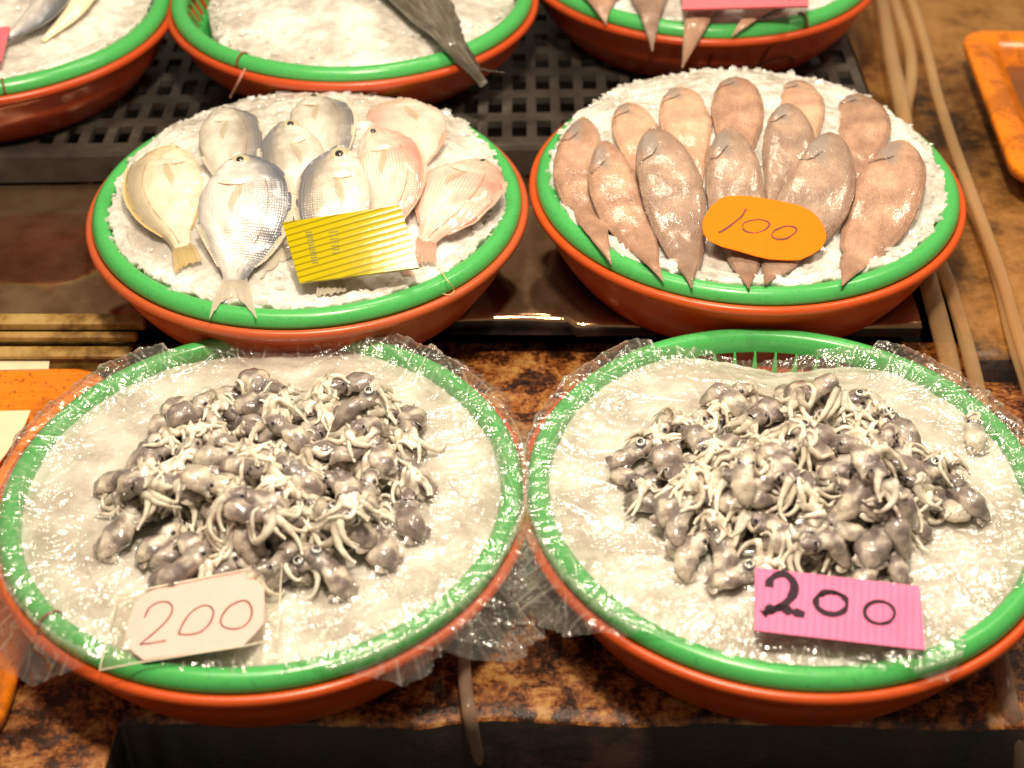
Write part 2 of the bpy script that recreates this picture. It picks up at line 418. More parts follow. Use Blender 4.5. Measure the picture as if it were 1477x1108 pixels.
# ------------------------------------------------------------------ basins and colanders
BL = {'A': 'front left, under the first heap of squid with the pale pink 200 tag', 'B': 'front right, under the squid heap with the bright pink 200 tag'}
desc = {'A': 'under the front left heap of squid', 'B': 'under the front right heap of squid', 'C': 'under the silver bream and yellow tag',
        'D': 'under the brown soles and orange 100 tag', 'E': 'at the back right with sole tails over its rim', 'F': 'at the back middle with one dark fish tail',
        'G': 'at the back left corner'}
def basin(b):
    cx, cy, zr, zs, rb = B[b]; H = zr - zs
    mat = M['brick_orange'] if b in 'C' else (M['orange_front'] if b in 'ABD' else M['orange_red'])
    e = empty('plastic_basin', (cx, cy, zs)); e['_c'] = (cx, cy, zs)
    tag(e, 'round %s plastic basin %s' % ('brownish orange' if b == 'C' else 'orange' if b in 'ABD' else 'red orange', desc[b]), 'basin', 'orange basins holding the green baskets')
    z = lambda d: zr - d
    rim = [(.1975, z(.0125)), (.1990, z(.0085)), (.2020, z(.0065)), (.2052, z(.0072)), (.2068, z(.0100)), (.2066, z(.0135)), (.2045, z(.0160)), (.2010, z(.0168)), (.1985, z(.0160))]
    V, F = lathe(cx, cy, rim, 160); mk('rim', V, F, mat, e)
    prof = [(.1985, z(.0150)), (.1980, z(.020)), (.1955, z(.026)), (.1925, z(.030)), (.190, z(.040))]
    for t in np.linspace(.1, 1, 8):
        prof.append((.190 - (.190 - rb) * t ** 1.15, z(.040) - (H - .040) * (t ** .9) * .93))
    prof += [(rb - .004, zs + .0035), (rb - .010, zs + .0012), (.08, zs + .0012), (.002, zs + .0012)]
    inner = [(.004, zs + .006), (rb - .012, zs + .006), (.186, z(.042)), (.1945, z(.020)), (.1965, z(.0125))]
    V, F = lathe(cx, cy, prof + inner, 160)
    th = np.arctan2(V[:, 1] - cy, V[:, 0] - cx); rr = np.hypot(V[:, 0] - cx, V[:, 1] - cy)
    if b in 'FGE':
        k = 1 + .0035 * (np.cos(th * 80) > .2) * ((V[:, 2] < z(.03)) & (V[:, 2] > zs + .01) & (rr > .15))
        V[:, 0] = cx + (V[:, 0] - cx) * k; V[:, 1] = cy + (V[:, 1] - cy) * k
    return e, mk('body', V, F, mat, e)
def colander(b):
    cx, cy, zr, zs, rb = B[b]; z = lambda d: zr - d; g = M['green']
    e = empty('colander', (cx, cy, zs + .008)); e['_c'] = (cx, cy, zs + .008)
    tag(e, 'green plastic strainer basket %s' % desc[b], 'basket', 'green strainer baskets')
    rim = [(.1825, z(.0125)), (.1822, z(.006)), (.1830, z(.001)), (.1852, -.0 + z(-.0030)), (.1885, z(-.0048)), (.1925, z(-.0048)), (.1962, z(-.0030)), (.1990, z(.0008)), (.2000, z(.0050)), (.1992, z(.0085)), (.1965, z(.0100)), (.1952, z(.0095)), (.1945, z(.003)), (.185, z(.002)), (.1848, z(.0125))]
    rim.append(rim[0])
    V, F = lathe(cx, cy, rim, 160)
    th = np.arctan2(V[:, 1] - cy, V[:, 0] - cx); V[:, 2] += .0008 * vn(np.cos(th) * 2, np.sin(th) * 2, ord(b))
    mk('rim', V, F, g, e)
    low = [(.1735, z(.034)), (.170, z(.040)), (.150, zs + .018), (.140, zs + .009), (.05, zs + .008), (.002, zs + .008), (.002, zs + .011), (.05, zs + .011), (.139, zs + .012), (.148, zs + .020), (.168, z(.040)), (.1715, z(.034)), (.1735, z(.034))]
    V, F = lathe(cx, cy, low, 96); mk('bowl', V, F, g, e)
    n = 64; me = None; joined = []
    for k in range(n):
        a = 2 * pi * k / n; w0, w1 = .0016, .0060
        pts = []
        for (r_, d_, w_) in ((.1835, .0125, w0), (.1725, .0350, w1)):
            for s_ in (-1, 1):
                for dr in (0, -.0022): pts.append((r_ + dr, s_ * w_ / 2, z(d_) - (0 if dr == 0 else .0)))
        P = np.array(pts); ca, sa = cos(a), sin(a)
        W = np.stack([cx + P[:, 0] * ca - P[:, 1] * sa, cy + P[:, 0] * sa + P[:, 1] * ca, P[:, 2]], -1)
        Fq = [[0, 2, 6, 4], [1, 5, 7, 3], [0, 4, 5, 1], [2, 3, 7, 6], [0, 1, 3, 2], [4, 6, 7, 5]]
        if b in 'BF':
            if me is None: o = mk('rib', W, Fq, g, e, smooth=False); me = o.data; a_0 = a
            else:
                o = o.copy(); COL.objects.link(o); o.parent = e; o.rotation_euler = (0, 0, a - a_0)
        else: joined.append((W, Fq))
    if joined:
        V, F, _ = join(joined); tag(mk('ribs', V, F, g, e, smooth=False), kind='stuff')
    return e
basins = {}
for b in B: basins[b] = basin(b); colander(b)

# ------------------------------------------------------------------ ice
ICO_V = np.array([(0, 0, 1), (.894, 0, .447), (.276, .851, .447), (-.724, .526, .447), (-.724, -.526, .447), (.276, -.851, .447), (.724, .526, -.447), (-.276, .851, -.447), (-.894, 0, -.447), (-.276, -.851, -.447), (.724, -.526, -.447), (0, 0, -1)])
ICO_F = [(0, 1, 2), (0, 2, 3), (0, 3, 4), (0, 4, 5), (0, 5, 1), (1, 6, 2), (2, 7, 3), (3, 8, 4), (4, 9, 5), (5, 10, 1), (6, 7, 2), (7, 8, 3), (8, 9, 4), (9, 10, 5), (10, 6, 1), (11, 7, 6), (11, 8, 7), (11, 9, 8), (11, 10, 9), (11, 6, 10)]
def ice(b):
    cx, cy, zr = B[b][:3]; n, m = 420, 120
    th = np.arange(n) / n * 2 * pi; t = np.linspace(.004, 1, m)
    Rr = ice_r(b, th); r = t[:, None] * Rr[None]
    X = cx + r * np.cos(th); Y = cy + r * np.sin(th); Z = ice_h(b, X, Y)
    f = .0012 if b in 'CD' else .0009
    Z = Z + f * fbm(X * 110, Y * 110, 7, 3) + .0022 * np.abs(fbm(X * 48, Y * 48, 19, 2)) * (b in 'CDEFG') + f * .4 * np.abs(vn(X * 260, Y * 260, 9))
    edge = sstep(.90, 1, t)[:, None]
    if b == 'B' or b == 'A': Z = Z - edge * .003
    if b == 'F': Z = Z - edge * .004
    if b in 'CDEG': Z = np.where(edge > .3, np.maximum(Z, zr + .0045 + .002 * vn(X * 200, Y * 200, 5)), Z)
    sk = np.stack([X[-1] * 1, Y[-1] * 1, Z[-1] - (.0035 if b in 'CDEG' else .02)], -1)
    c = np.array([cx, cy, 0]); sk2 = (sk - c) * [.97, .97, 1] + c; sk2[:, 2] -= .022
    V = np.vstack([np.stack([X, Y, Z], -1).reshape(-1, 3), sk, sk2]); F = grid(m + 2, n, True)
    o = mk('crushed_ice', V, F, M['ice']); 
    tag(o, 'bed of crushed ice in the green basket %s' % desc[b].replace('under', 'beneath'), 'ice', kind='stuff')
    if b in 'CDFG':
        parts = []; N = {'C': 900, 'D': 1000, 'F': 700, 'G': 500}[b]
        for k in range(N):
            a = rng.uniform(0, 2 * pi); rim_ = rng.random() < .3
            rr = float(ice_r(b, np.array([a]))[0]) * (rng.uniform(.93, 1.012) if rim_ else math.sqrt(rng.random()) * .97)
            x = cx + rr * cos(a); y = cy + rr * sin(a); z = float(ice_h(b, x, y))
            if rim_ and b in 'CD': z = max(z, zr + .003)
            s = rng.uniform(.0013, .0034) * (rng.uniform(1.5, 2.3) if rng.random() < .14 else 1)
            A = rng.normal(size=(3, 3)); q, _ = np.linalg.qr(A)
            v = (ICO_V * rng.uniform(.55, 1.25, (12, 1))) @ (q * np.array([1, .8, .6])) * s + [x, y, z + s * .3]
            parts.append((v, ICO_F))
        V, F, _ = join(parts); tag(mk('ice_chips', V, F, M['chips'], o, smooth=False), kind='stuff')
    return o
for b in B: ice(b)

# ------------------------------------------------------------------ plastic film over the two front baskets
FT = {'A': [(0, .238), (20, .222), (38, .221), (50, .213), (62, .206), (78, .200), (90, .189), (105, .1835), (118, .188), (130, .207), (150, .214), (180, .216), (200, .226), (218, .244), (232, .242), (242, .206), (252, .192), (270, .1905), (285, .195), (296, .212), (303, .232), (312, .226), (322, .252), (334, .262), (346, .246)],
      'B': [(0, .226), (20, .222), (35, .22), (50, .209), (62, .190), (70, .176), (82, .163), (95, .160), (106, .170), (114, .185), (124, .206), (140, .212), (160, .216), (180, .228), (198, .240), (214, .240), (226, .212), (238, .193), (255, .189), (272, .188), (284, .196), (291, .213), (296, .206), (304, .186), (318, .183), (328, .198), (338, .222)]}
def film_R(b, th):
    a = np.degrees(th) % 360; T = FT[b]; xs = [p[0] for p in T] + [360]; ys = [p[1] for p in T] + [T[0][1]]
    return np.interp(a, xs, ys) + .0022 * fbm(np.cos(th) * 14, np.sin(th) * 14, 70 + ord(b), 3)
def film_base(b, x, y):
    cx, cy, zr = B[b][:3]; r = np.hypot(np.asarray(x) - cx, np.asarray(y) - cy); h = ice_h(b, x, y) + .0028
    k = sstep(.158, .184, r); th = np.arctan2(np.asarray(y) - cy, np.asarray(x) - cx)
    Rf = film_R(b, th); top = np.where(Rf > .195, zr + .0075, zr + .001)
    return h * (1 - k) + top * k
def film(b):
    cx, cy, zr = B[b][:3]; n, m = 1000, 230
    th = np.arange(n) / n * 2 * pi; Rf = film_R(b, th); t = np.linspace(.003, 1, m) ** .8
    s = t[:, None] * Rf[None]; TH = np.repeat(th[None], m, 0)
    r = np.minimum(s, .2025); over = np.maximum(s - .2025, 0)
    fold = vn(TH * 7, 0 * s, 31 + ord(b)) * .6 + vn(TH * 14, s * 5, 33) * .25 + .30 * np.clip(ridge(TH * 10 + s * 12, s * 6, 35), -.5, 1)
    flare = .35 + .45 * (vn(TH * 3.1, 0 * s, 41) * .5 + .5)
    r = r + over * flare + .010 * fold * np.clip(over / .03, 0, 1)
    X = cx + r * np.cos(TH); Y = cy + r * np.sin(TH)
    Z = film_base(b, cx + np.minimum(r, .2) * np.cos(TH), cy + np.minimum(r, .2) * np.sin(TH))
    Z = Z - over * (1 - flare * .45) - .004 * sstep(0, .004, over)
    U = X + .010 * vn(X * 30, Y * 30, 3); W = Y + .010 * vn(X * 30 + 9, Y * 30, 4)
    near = sstep(.12, .18, r)
    ca, sa = cos(.9), sin(.9)
    w = .0011 * np.clip(ridge(U * 42, W * 60, 1), -.4, 1) + .0007 * np.clip(ridge(U * 110, W * 34, 2), -.4, 1)
    w = w + .0009 * np.clip(ridge((U * ca + W * sa) * 26, (W * ca - U * sa) * 110, 5), -.3, 1)
    rad = np.clip(ridge(TH * 17 + 2 * vn(X * 20, Y * 20, 8), s * 14, 11), -.4, 1) * .0034 + np.clip(ridge(TH * 34 + 3 * vn(X * 30, Y * 30, 28), s * 50, 12), -.4, 1) * .0022
    tang = np.clip(ridge(s * 120 + 2.5 * vn(TH * 6, s * 20, 15), TH * 5, 14), -.4, 1) * .0024
    w = .55 * w * (1 - .3 * near) + near * (rad * .40 + tang * .30)
    rc = np.random.default_rng(77 + ord(b))
    for q in range(230):
        a_ = rc.uniform(0, 2 * pi); rr_ = .205 * math.sqrt(rc.random()) if q < 110 else rc.uniform(.150, .203)
        px_, py_ = cx + rr_ * cos(a_), cy + rr_ * sin(a_); an_ = rc.uniform(0, pi) if q < 110 else a_ + rc.normal() * .55 + (pi / 2 if rc.random() < .4 else 0)
        ln_ = rc.uniform(.012, .055); dx_, dy_ = X - px_, Y - py_; al = dx_ * cos(an_) + dy_ * sin(an_); m_ = np.abs(al) < ln_
        ac = -dx_ * sin(an_) + dy_ * cos(an_) + .004 * np.sin(al * 60 + q); h_ = rc.uniform(.0008, .0024) * (1 if q < 110 else 1.35)
        pr_ = np.where(ac > 0, np.exp(-ac / .0011), np.exp(ac / rc.uniform(.004, .010)))
        w = w + m_ * h_ * pr_ * (1 - (al / ln_) ** 2).clip(0)
    wo = np.clip(1 - over / .004, .05, 1) * (1 - .35 * sstep(.193, .2, s)); Z = Z + w * wo + near * .0016
    hang = sstep(.0, .008, over) * .0022 * (np.clip(ridge(TH * 30 + s * 25, s * 30, 51), -.3, 1) + .6 * np.clip(ridge(TH * 11 - s * 60, s * 45, 52), -.3, 1))
    X = X + (w * .35 + hang) * np.cos(TH) * (over > 0); Y = Y + (w * .35 + hang) * np.sin(TH) * (over > 0)
    V = np.stack([X, Y, Z], -1).reshape(-1, 3)
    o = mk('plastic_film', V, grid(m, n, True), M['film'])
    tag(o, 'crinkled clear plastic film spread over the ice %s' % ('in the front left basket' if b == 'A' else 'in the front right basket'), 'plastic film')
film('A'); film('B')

# ------------------------------------------------------------------ fish
def bream_mat(name, back, mid, belly, stripe, samt=.5, sheen=.35, head=None, scale_amt=.55):
    t = NT(name); uv = t.uv(); sp = t.n('SeparateXYZ'); t.t.links.new(uv, sp.inputs[0]); U, Vv = sp.outputs[0], sp.outputs[1]
    v01 = t.math('MULTIPLY_ADD', Vv, .5, .5); wob = t.math('MULTIPLY_ADD', t.noise(5, uv, 4), .22, -.11)
    vv = t.math('ADD', v01, wob)
    c = t.ramp(vv, [(.0, mid), (.22, belly), (.52, belly), (.70, mid), (.90, back), (1.0, back)])
    st = t.n('TexWave', {'Scale': 3.6, 'Distortion': .9, 'Detail': 1.0, 'Detail Scale': 1.0}, wave_type='BANDS', bands_direction='Y'); t.t.links.new(uv, st.inputs['Vector'])
    bodym = t.ramp(U, [(.26, 0), (.30, 1)])
    stf = t.math('MULTIPLY', t.math('MULTIPLY', t.ramp(st.outputs['Fac'], [(.55, 0), (.8, 1)]), bodym), samt)
    c = t.mix(stf, c, stripe)
    sv = t.mapv(uv, (62, 22, 1)); vo = t.vor(1.0, sv, 'F1', .25); ve = t.vor(1.0, sv, 'DISTANCE_TO_EDGE', .25)
    edge = t.math('MULTIPLY', t.ramp(ve, [(.02, 1), (.14, 0)]), t.ramp(vv, [(.25, .35), (.75, 1)]))
    c = t.mix(t.math('MULTIPLY', t.math('MULTIPLY', edge, bodym), scale_amt), c, tuple(q * .45 for q in back))
    if head is not None: c = t.mix(t.math('MULTIPLY', t.ramp(U, [(.10, 1), (.30, 0)]), .6), c, head)
    c = t.mix(t.math('MULTIPLY', t.ramp(t.noise(48, t.obj(), 5, .65), [(.48, 0), (.66, 1)]), .38), c, tuple(q * .55 for q in mid))
    hgt = t.math('ADD', t.math('MULTIPLY', vo, bodym), t.math('MULTIPLY', t.noise(120, t.obj(), 4), .5))
    b = t.bump(hgt, .45, .0009)
    return t.fin(t.pr(Base_Color=c, Roughness=.32, Metallic=t.math('MULTIPLY', vv, sheen), Normal=b, Coat_Weight=.6, Coat_Roughness=.16).outputs[0])
M['silver'] = bream_mat('silver_fish_skin', (.22, .22, .25), (.50, .455, .38), (.74, .70, .62), (.60, .50, .36), .30)
M['steel'] = bream_mat('steel_backed_fish_skin', (.16, .17, .21), (.48, .46, .45), (.76, .73, .67), (.55, .5, .42), .25, .4)
M['gold'] = bream_mat('golden_fish_skin', (.38, .32, .23), (.70, .61, .45), (.78, .72, .60), (.7, .5, .2), .2, .15, (.80, .60, .32), .14)
M['pink'] = bream_mat('pink_striped_fish_skin', (.66, .32, .26), (.80, .50, .40), (.80, .66, .56), (.66, .28, .22), .52, .2, (.85, .52, .40), .18)
M['pale'] = bream_mat('pale_pink_fish_skin', (.72, .46, .38), (.82, .58, .48), (.78, .66, .57), (.8, .5, .4), .25, .2, (.85, .6, .5), .15)
def fin_mat(name, col, a=.66, streak=60):
    t = NT(name); uv = t.uv(); wv = t.n('TexWave', {'Scale': 7.0, 'Distortion': .6}, bands_direction='Y'); t.t.links.new(uv, wv.inputs['Vector'])
    c = t.mix(wv.outputs['Fac'], tuple(q * .72 for q in col), col)
    p = t.pr(Base_Color=c, Roughness=.22, Normal=t.bump(wv.outputs['Fac'], .6, .001), Coat_Weight=.5).outputs[0]
    tr = t.n('BsdfTransparent', {'Color': (1, .97, .92, 1)}).outputs[0]
    return t.fin(t.n('MixShader', {0: t.math('MULTIPLY_ADD', wv.outputs['Fac'], .35, a), 1: tr, 2: p}).outputs[0])
M['fin_clear'] = fin_mat('clear_yellowish_fin', (.92, .80, .55), .22); M['fin_silver'] = fin_mat('silver_fin', (.82, .74, .60)); M['fin_gold'] = fin_mat('golden_fin', (.78, .58, .26)); M['fin_pink'] = fin_mat('pink_fin', (.90, .55, .42))
def simple(name, col, rough, metal=0.0, coat=0.0): return NT(name) if False else (lambda t: t.fin(t.pr(Base_Color=(*col, 1), Roughness=rough, Metallic=metal, Coat_Weight=coat).outputs[0]))(NT(name))
M['gill_brown'] = simple('gill_brown', (.38, .27, .15), .3, 0, .6); M['socket'] = simple('eye_socket_skin', (.62, .52, .38), .28, .1, .7); M['eye_ring'] = simple('eye_ring', (.66, .58, .40), .2, .3, 1); M['pupil'] = simple('eye_pupil', (.02, .016, .014), .06, 0, 1); M['eye_dark'] = simple('dark_lid', (.10, .07, .05), .3, 0, .5)
def interp(p, u): return np.interp(u, [a for a, _ in p], [b for _, b in p])
WB = [(0, .06), (.015, .24), (.04, .38), (.08, .54), (.14, .74), (.22, .90), (.31, .985), (.42, 1), (.53, .95), (.64, .82), (.73, .68), (.81, .50), (.88, .33), (.94, .25), (1, .24)]
WV = [(0, .06), (.015, .20), (.04, .30), (.08, .44), (.14, .60), (.22, .78), (.31, .92), (.42, .97), (.53, .94), (.64, .80), (.73, .64), (.81, .46), (.88, .31), (.94, .24), (1, .23)]
TH = [(0, .12), (.04, .30), (.12, .62), (.25, .95), (.38, 1), (.5, .9), (.65, .62), (.82, .38), (1, .22)]
def smooth_prof(p, u):
    k = np.linspace(-.03, .03, 7); return np.mean([interp(p, np.clip(u + q, 0, 1)) for q in k], 0) * 1.0
class Body:
    """a laid-down fish: spine, side and normal frames; S(u, v) is a point of the upper skin"""
    def __init__(s, P, W, T, wl, wr, roll=0.0, nu=54, ex=2.4):
        s.P = P; s.n = nu; s.T = np.gradient(P, axis=0); s.T /= np.linalg.norm(s.T, axis=1)[:, None]
        X = np.array([1.0, 0, 0]); s.S = X - s.T * (s.T @ X)[:, None]; s.S /= np.linalg.norm(s.S, axis=1)[:, None]
        s.N = np.cross(s.S, s.T); s.N *= np.sign(s.N[:, 2:3])
        c, q = cos(roll), sin(roll); S2 = s.S * c + s.N * q; s.N = s.N * c - s.S * q; s.S = S2
        s.u = np.linspace(0, 1, len(P)); s.wl = wl * W; s.wr = wr * W; s.T_ = T; s.ex = ex
    def at(s, u, A): return np.array([np.interp(u, s.u, A[:, k]) for k in range(3)]).T
    def w(s, u, v): return np.where(v > 0, np.interp(u, s.u, s.wr), np.interp(u, s.u, s.wl))
    def top(s, u, v, lift=0.0):
        u = np.asarray(u, float); v = np.asarray(v, float); u, v = np.broadcast_arrays(u, v); sh = u.shape; u = u.ravel(); v = v.ravel()
        z = np.interp(u, s.u, s.T_) * np.clip(1 - np.abs(v) ** s.ex, 0, 1) ** .55 + lift
        return (s.at(u, s.P) + s.at(u, s.S) * (v * s.w(u, v))[:, None] + s.at(u, s.N) * z[:, None]).reshape(sh + (3,))
def spine(pts, hf, lifts, n=54):
    """pts in pixels, each dropped onto the surface hf with its own lift"""
    C = crv([(x, y, 0) for x, y in pts], n); L = np.interp(np.linspace(0, 1, n), np.linspace(0, 1, len(lifts)), lifts)
    P = np.array([hit(c[0], c[1], hf, l) for c, l in zip(C, L)])
    for _ in range(6): P[1:-1] = .25 * P[:-2] + .5 * P[1:-1] + .25 * P[2:]
    d = np.r_[0, np.cumsum(np.linalg.norm(np.diff(P, axis=0), axis=1))]; d /= d[-1]; q = np.linspace(0, 1, n)
    return np.array([np.interp(q, d, P[:, k]) for k in range(3)]).T
def skin(b, disp=None, nv=26, nu=54):
    us = np.linspace(0, 1, nu) ** 1.15; vs = np.sin(np.linspace(-pi / 2, pi / 2, nv)); Ug, Vg = np.meshgrid(us, vs, indexing='ij')
    L = disp(Ug, Vg) if disp is not None else np.zeros_like(Ug)
    top = b.top(Ug, Vg); Nn = b.at(Ug.ravel(), b.N).reshape(top.shape); top = top + Nn * L[..., None]
    vl = vs[::-1][1:-1]; Ul, Vl = np.meshgrid(us, vl, indexing='ij'); bot = b.top(Ul, Vl)
    Nl = b.at(Ul.ravel(), b.N).reshape(bot.shape); zz = np.interp(Ul, b.u, b.T_) * np.clip(1 - np.abs(Vl) ** b.ex, 0, 1) ** .55
    bot = bot - Nl * (zz * 1.5)[..., None]
    A = np.concatenate([top, bot], 1); nv2 = A.shape[1]; V = A.reshape(-1, 3); F = grid(nu, nv2, True).tolist()
    UV = np.stack([np.concatenate([Ug, Ul], 1), np.concatenate([Vg, Vl], 1)], -1).reshape(-1, 2)
    o = len(V); V = np.vstack([V, A[0].mean(0), A[-1].mean(0)]); UV = np.vstack([UV, [[0, 0], [1, 0]]])
    for j in range(nv2): F.append([o, j, (j + 1) % nv2][::-1]); F.append([o + 1, (nu - 1) * nv2 + j, (nu - 1) * nv2 + (j + 1) % nv2])
    return V, F, UV
def disc(b, u, v, r, h, k=14, rings=((0, 1), (.5, .9), (.8, .6), (1, 0)), lift=0, stretch=1.0):
    c = b.top(u, v, lift); N = b.at(np.array([u]), b.N)[0]; t = b.at(np.array([u]), b.T)[0]; s_ = b.at(np.array([u]), b.S)[0]
    du = b.top(u, min(v + .05, .98)) - b.top(u, v - .05); N2 = np.cross(nrm(du), t); N2 *= np.sign(np.dot(N2, N)); N2 = nrm(N2 + N); s_ = nrm(np.cross(t, N2))
    V = []
    for rr, zz in rings:
        for q in range(k): a = 2 * pi * q / k; V.append(c + r * rr * (cos(a) * t * stretch + sin(a) * s_) + N2 * h * zz)
    return np.array(V), grid(len(rings), k, True)
def ribbon(b, us, v0, v1, l0, l1, parent, name, mat, jag=0.0, nv=5):
    us = np.array(us); q = np.linspace(0, 1, nv); Vs = []
    for k in q:
        vv = v0 + (v1 - v0) * k; p = b.top(us, np.clip(vv, -1, 1)); S_ = b.at(us, b.S); N_ = b.at(us, b.N)
        wv = b.w(us, vv); ext = (np.abs(vv) - 1).clip(0) * np.sign(vv) * wv
        jg = 1 + jag * ((np.arange(len(us)) % 3) - 1) * k
        Vs.append(p + S_ * (ext * jg)[:, None] + N_ * (l0 + (l1 - l0) * k))
    A = np.stack(Vs, 1); V = A.reshape(-1, 3); UV = np.stack([np.repeat(q[None], len(us), 0), np.repeat(np.linspace(0, 3, len(us))[:, None], nv, 1)], -1).reshape(-1, 2)
    return mk(name, V, grid(len(us), nv), mat, parent, uv=UV)
def tail_fin(b, parent, mat, L, spread, fork=.45, name='tail_fin', droop=.1, skew=0.0, bk='C', tips=None):
    p = b.P[-1]; T, S_, N_ = b.T[-1], b.S[-1], b.N[-1]; nr, ns = 19, 9; w0 = b.wr[-1]; V = []; UV = []
    for i in range(nr):
        a = -1 + 2 * i / (nr - 1); ln = L * (1 - fork * (1 - abs(a) ** 1.3)) * (1 + .05 * sin(i * 2.3))
        for j in range(ns):
            q = j / (ns - 1)
            V.append(p - T * .004 + T * ln * q + S_ * (a * w0 * (1 - q) + (a * spread + skew) * q ** .8) + N_ * (.0012 * sin(i * 1.9) * q - droop * L * q * q + .0015 * (1 - q)))
            UV.append((q, a * 2))
    if tips is not None:
        A_, B_, C_ = (hit(*q, hfun(bk), .007) for q in tips); V = []      # left tip, notch, right tip
        for i in range(nr):
            a = -1 + 2 * i / (nr - 1); k_ = abs(a) ** .8; tp = (A_ if a < 0 else C_) * k_ + B_ * (1 - k_); ln_ = 1 + .03 * sin(i * 2.3)
            for j in range(ns):
                q = j / (ns - 1); st = p - T * .006 + S_ * a * w0; V.append(st + (tp - st) * q * ln_ + np.array([0, 0, .0012 * sin(i * 1.9) * q + .004 * sin(pi * q)]))
    V = np.array(V); rr_ = np.hypot(V[:, 0] - B[bk][0], V[:, 1] - B[bk][1]); V[:, 2] = np.maximum(V[:, 2], np.where(rr_ > .19, B[bk][2] + .008 - np.clip(rr_ - .19, 0, 1) * .35, surf_h(bk, V[:, 0], V[:, 1]) + .0025)); F = grid(nr, ns).tolist()
    return mk(name, V, F, mat, parent, uv=np.array(UV))
def hfun(b): return lambda x, y: surf_h(b, x, y)
def bream(label, pts, wpx, lifts, skin_m, fin_m, bk='C', dorsal=1, eye=(.085, .25), eye_r=.0066, tail=(.05, .032, .45), thick=.19, gill=True, stripes_dark=False, roll=0.0, tailskew=0, tips=None, group='silver and pink fish laid on the ice of the middle left basket', wprof=(WB, WV), mouth=True):
    P = spine(pts, hfun(bk), lifts); W = wpx * mpp(P[len(P) // 3]) / 2; u = np.linspace(0, 1, len(P))
    d, v = smooth_prof(wprof[0], u), smooth_prof(wprof[1], u); wr, wl = (d, v) if dorsal > 0 else (v, d)
    b = Body(P, W, smooth_prof(TH, u) * W * 2 * thick * .55, wl, wr, roll)
    e = empty('fish', P[len(P) // 2]); e['_c'] = [float(q) for q in P[len(P) // 2]]; tag(e, label, 'fish', group)
    sd = dorsal; sid = random.random() * 50
    def disp(U, V):
        ug = .295 - .17 * (V * sd + .08) ** 2; gm = sstep(-.8, -.5, V * sd) * sstep(.35, .0, V * sd)
        z = gm * (-.0012 * np.exp(-((U - ug) / .007) ** 2) + .0013 * sstep(ug + .008, ug - .03, U))
        ug2 = ug - .085; z = z - .0009 * np.exp(-((U - ug2) / .008) ** 2) * (np.abs(V) < .75)
        z = z + .0012 * vn(U * 26 + sid, V * 7, 8) * (U < .26)
        z = z + .0004 * np.exp(-((V * sd - (.42 + .10 * np.sin(U * 3))) / .018) ** 2) * (U > .3)
        z = z + .0009 * vn(U * 11 + sid, V * 4, 5) + .0005 * vn(U * 30 + sid, V * 9, 6)
        return z
    V, F, UV = skin(b, disp); UV = UV.copy(); UV[:, 1] *= sd
    mk('body', V, F, skin_m, e, uv=UV)
    if eye:
        ue, ve = eye[0], eye[1] * sd
        V, F = disc(b, ue, ve, eye_r, .0012, 18, ((1.2, -.9), (1.04, .2), (.85, .8), (.6, 1), (0, 1.02)), 0.0004, 1.1); o = mk('eye', V, F, M['eye_ring'], e)
        V, F = disc(b, ue, ve, eye_r * .52, .0012, 14, ((1, -.5), (.8, .6), (0, 1)), .0017, 1.1); mk('pupil', V, F, M['pupil'], o)
    if mouth:
        q = np.linspace(0, 1, 10); pth = b.top(.012 + .055 * q, sd * (-.12 - .42 * q), .0004); V, F = tube(pth, .0010, 5); mk('mouth', V, F, M['eye_dark'], e)
        q = np.linspace(-.62, .06, 16); V, F = tube(b.top(.299 - .17 * (q + .08) ** 2, q * sd, -.0001), .0001 + .0007 * np.sin(np.linspace(.1, 3.0, 16)), 5); mk('gill_edge', V, F, M['gill_brown'], e)
        q = np.linspace(0, 1, 30); V, F = tube(b.top(.27 + .68 * q, sd * (.50 + .10 * np.sin(q * 2.6) - .42 * q ** 2), .0003), .00035, 4); mk('lateral_line', V, F, M['gill_brown'], e)
    tail_fin(b, e, fin_m, tail[0], tail[1], tail[2], skew=tailskew, tips=tips)
    ribbon(b, np.linspace(.25, .86, 44), .93 * sd, 1.09 * sd, .0, .001, e, 'dorsal_fin', fin_m, .06)
    ribbon(b, np.linspace(.58, .86, 20), -.93 * sd, -1.12 * sd, .0, .001, e, 'anal_fin', fin_m, .06)
    # pectoral fin lying on the flank
    n1, n2 = 7, 9; V = []; UVp = []
    for i in range(n1):
        a = -1 + 2 * i / (n1 - 1)
        for j in range(n2):
            q = j / (n2 - 1); uu = .29 + .22 * q * (1 - .25 * abs(a)); vv = sd * (-.02 - .22 * q + a * (.035 + .11 * q * (1.15 - q) * 2))
            V.append(b.top(uu, vv, .0012 + .0018 * q)); UVp.append((q, a))
    mk('pectoral_fin', np.array(V), grid(n1, n2), M['fin_clear'], e, uv=np.array(UVp))
    return e
fs, fg, fp = M['fin_silver'], M['fin_gold'], M['fin_pink']
bream('pale fish lying furthest back, its top at the rear rim behind the others', [(452, 140), (466, 180), (478, 262)], 92, (.008, .008, .004), M['silver'], fs, eye=(.075, -.05), dorsal=1)
bream('rounded pale pink fish at the back right of the silver fish', [(578, 145), (588, 185), (600, 262)], 116, (.006, .006, .002), M['pale'], fp, eye=None, dorsal=-1, mouth=False)
bream('olive silver fish at the back left with its dark back to the right', [(325, 156), (334, 210), (345, 300)], 92, (.008, .008, .004), M['silver'], fs, eye=None, dorsal=1)
bream('golden fish at the far left of the basket with a yellow tail', [(247, 210), (238, 275), (264, 362)], 112, (.008, .009, .004), M['gold'], fg, eye=None, dorsal=-1, tail=(.034, .024, .35), tips=((252, 394), (268, 382), (292, 376)))
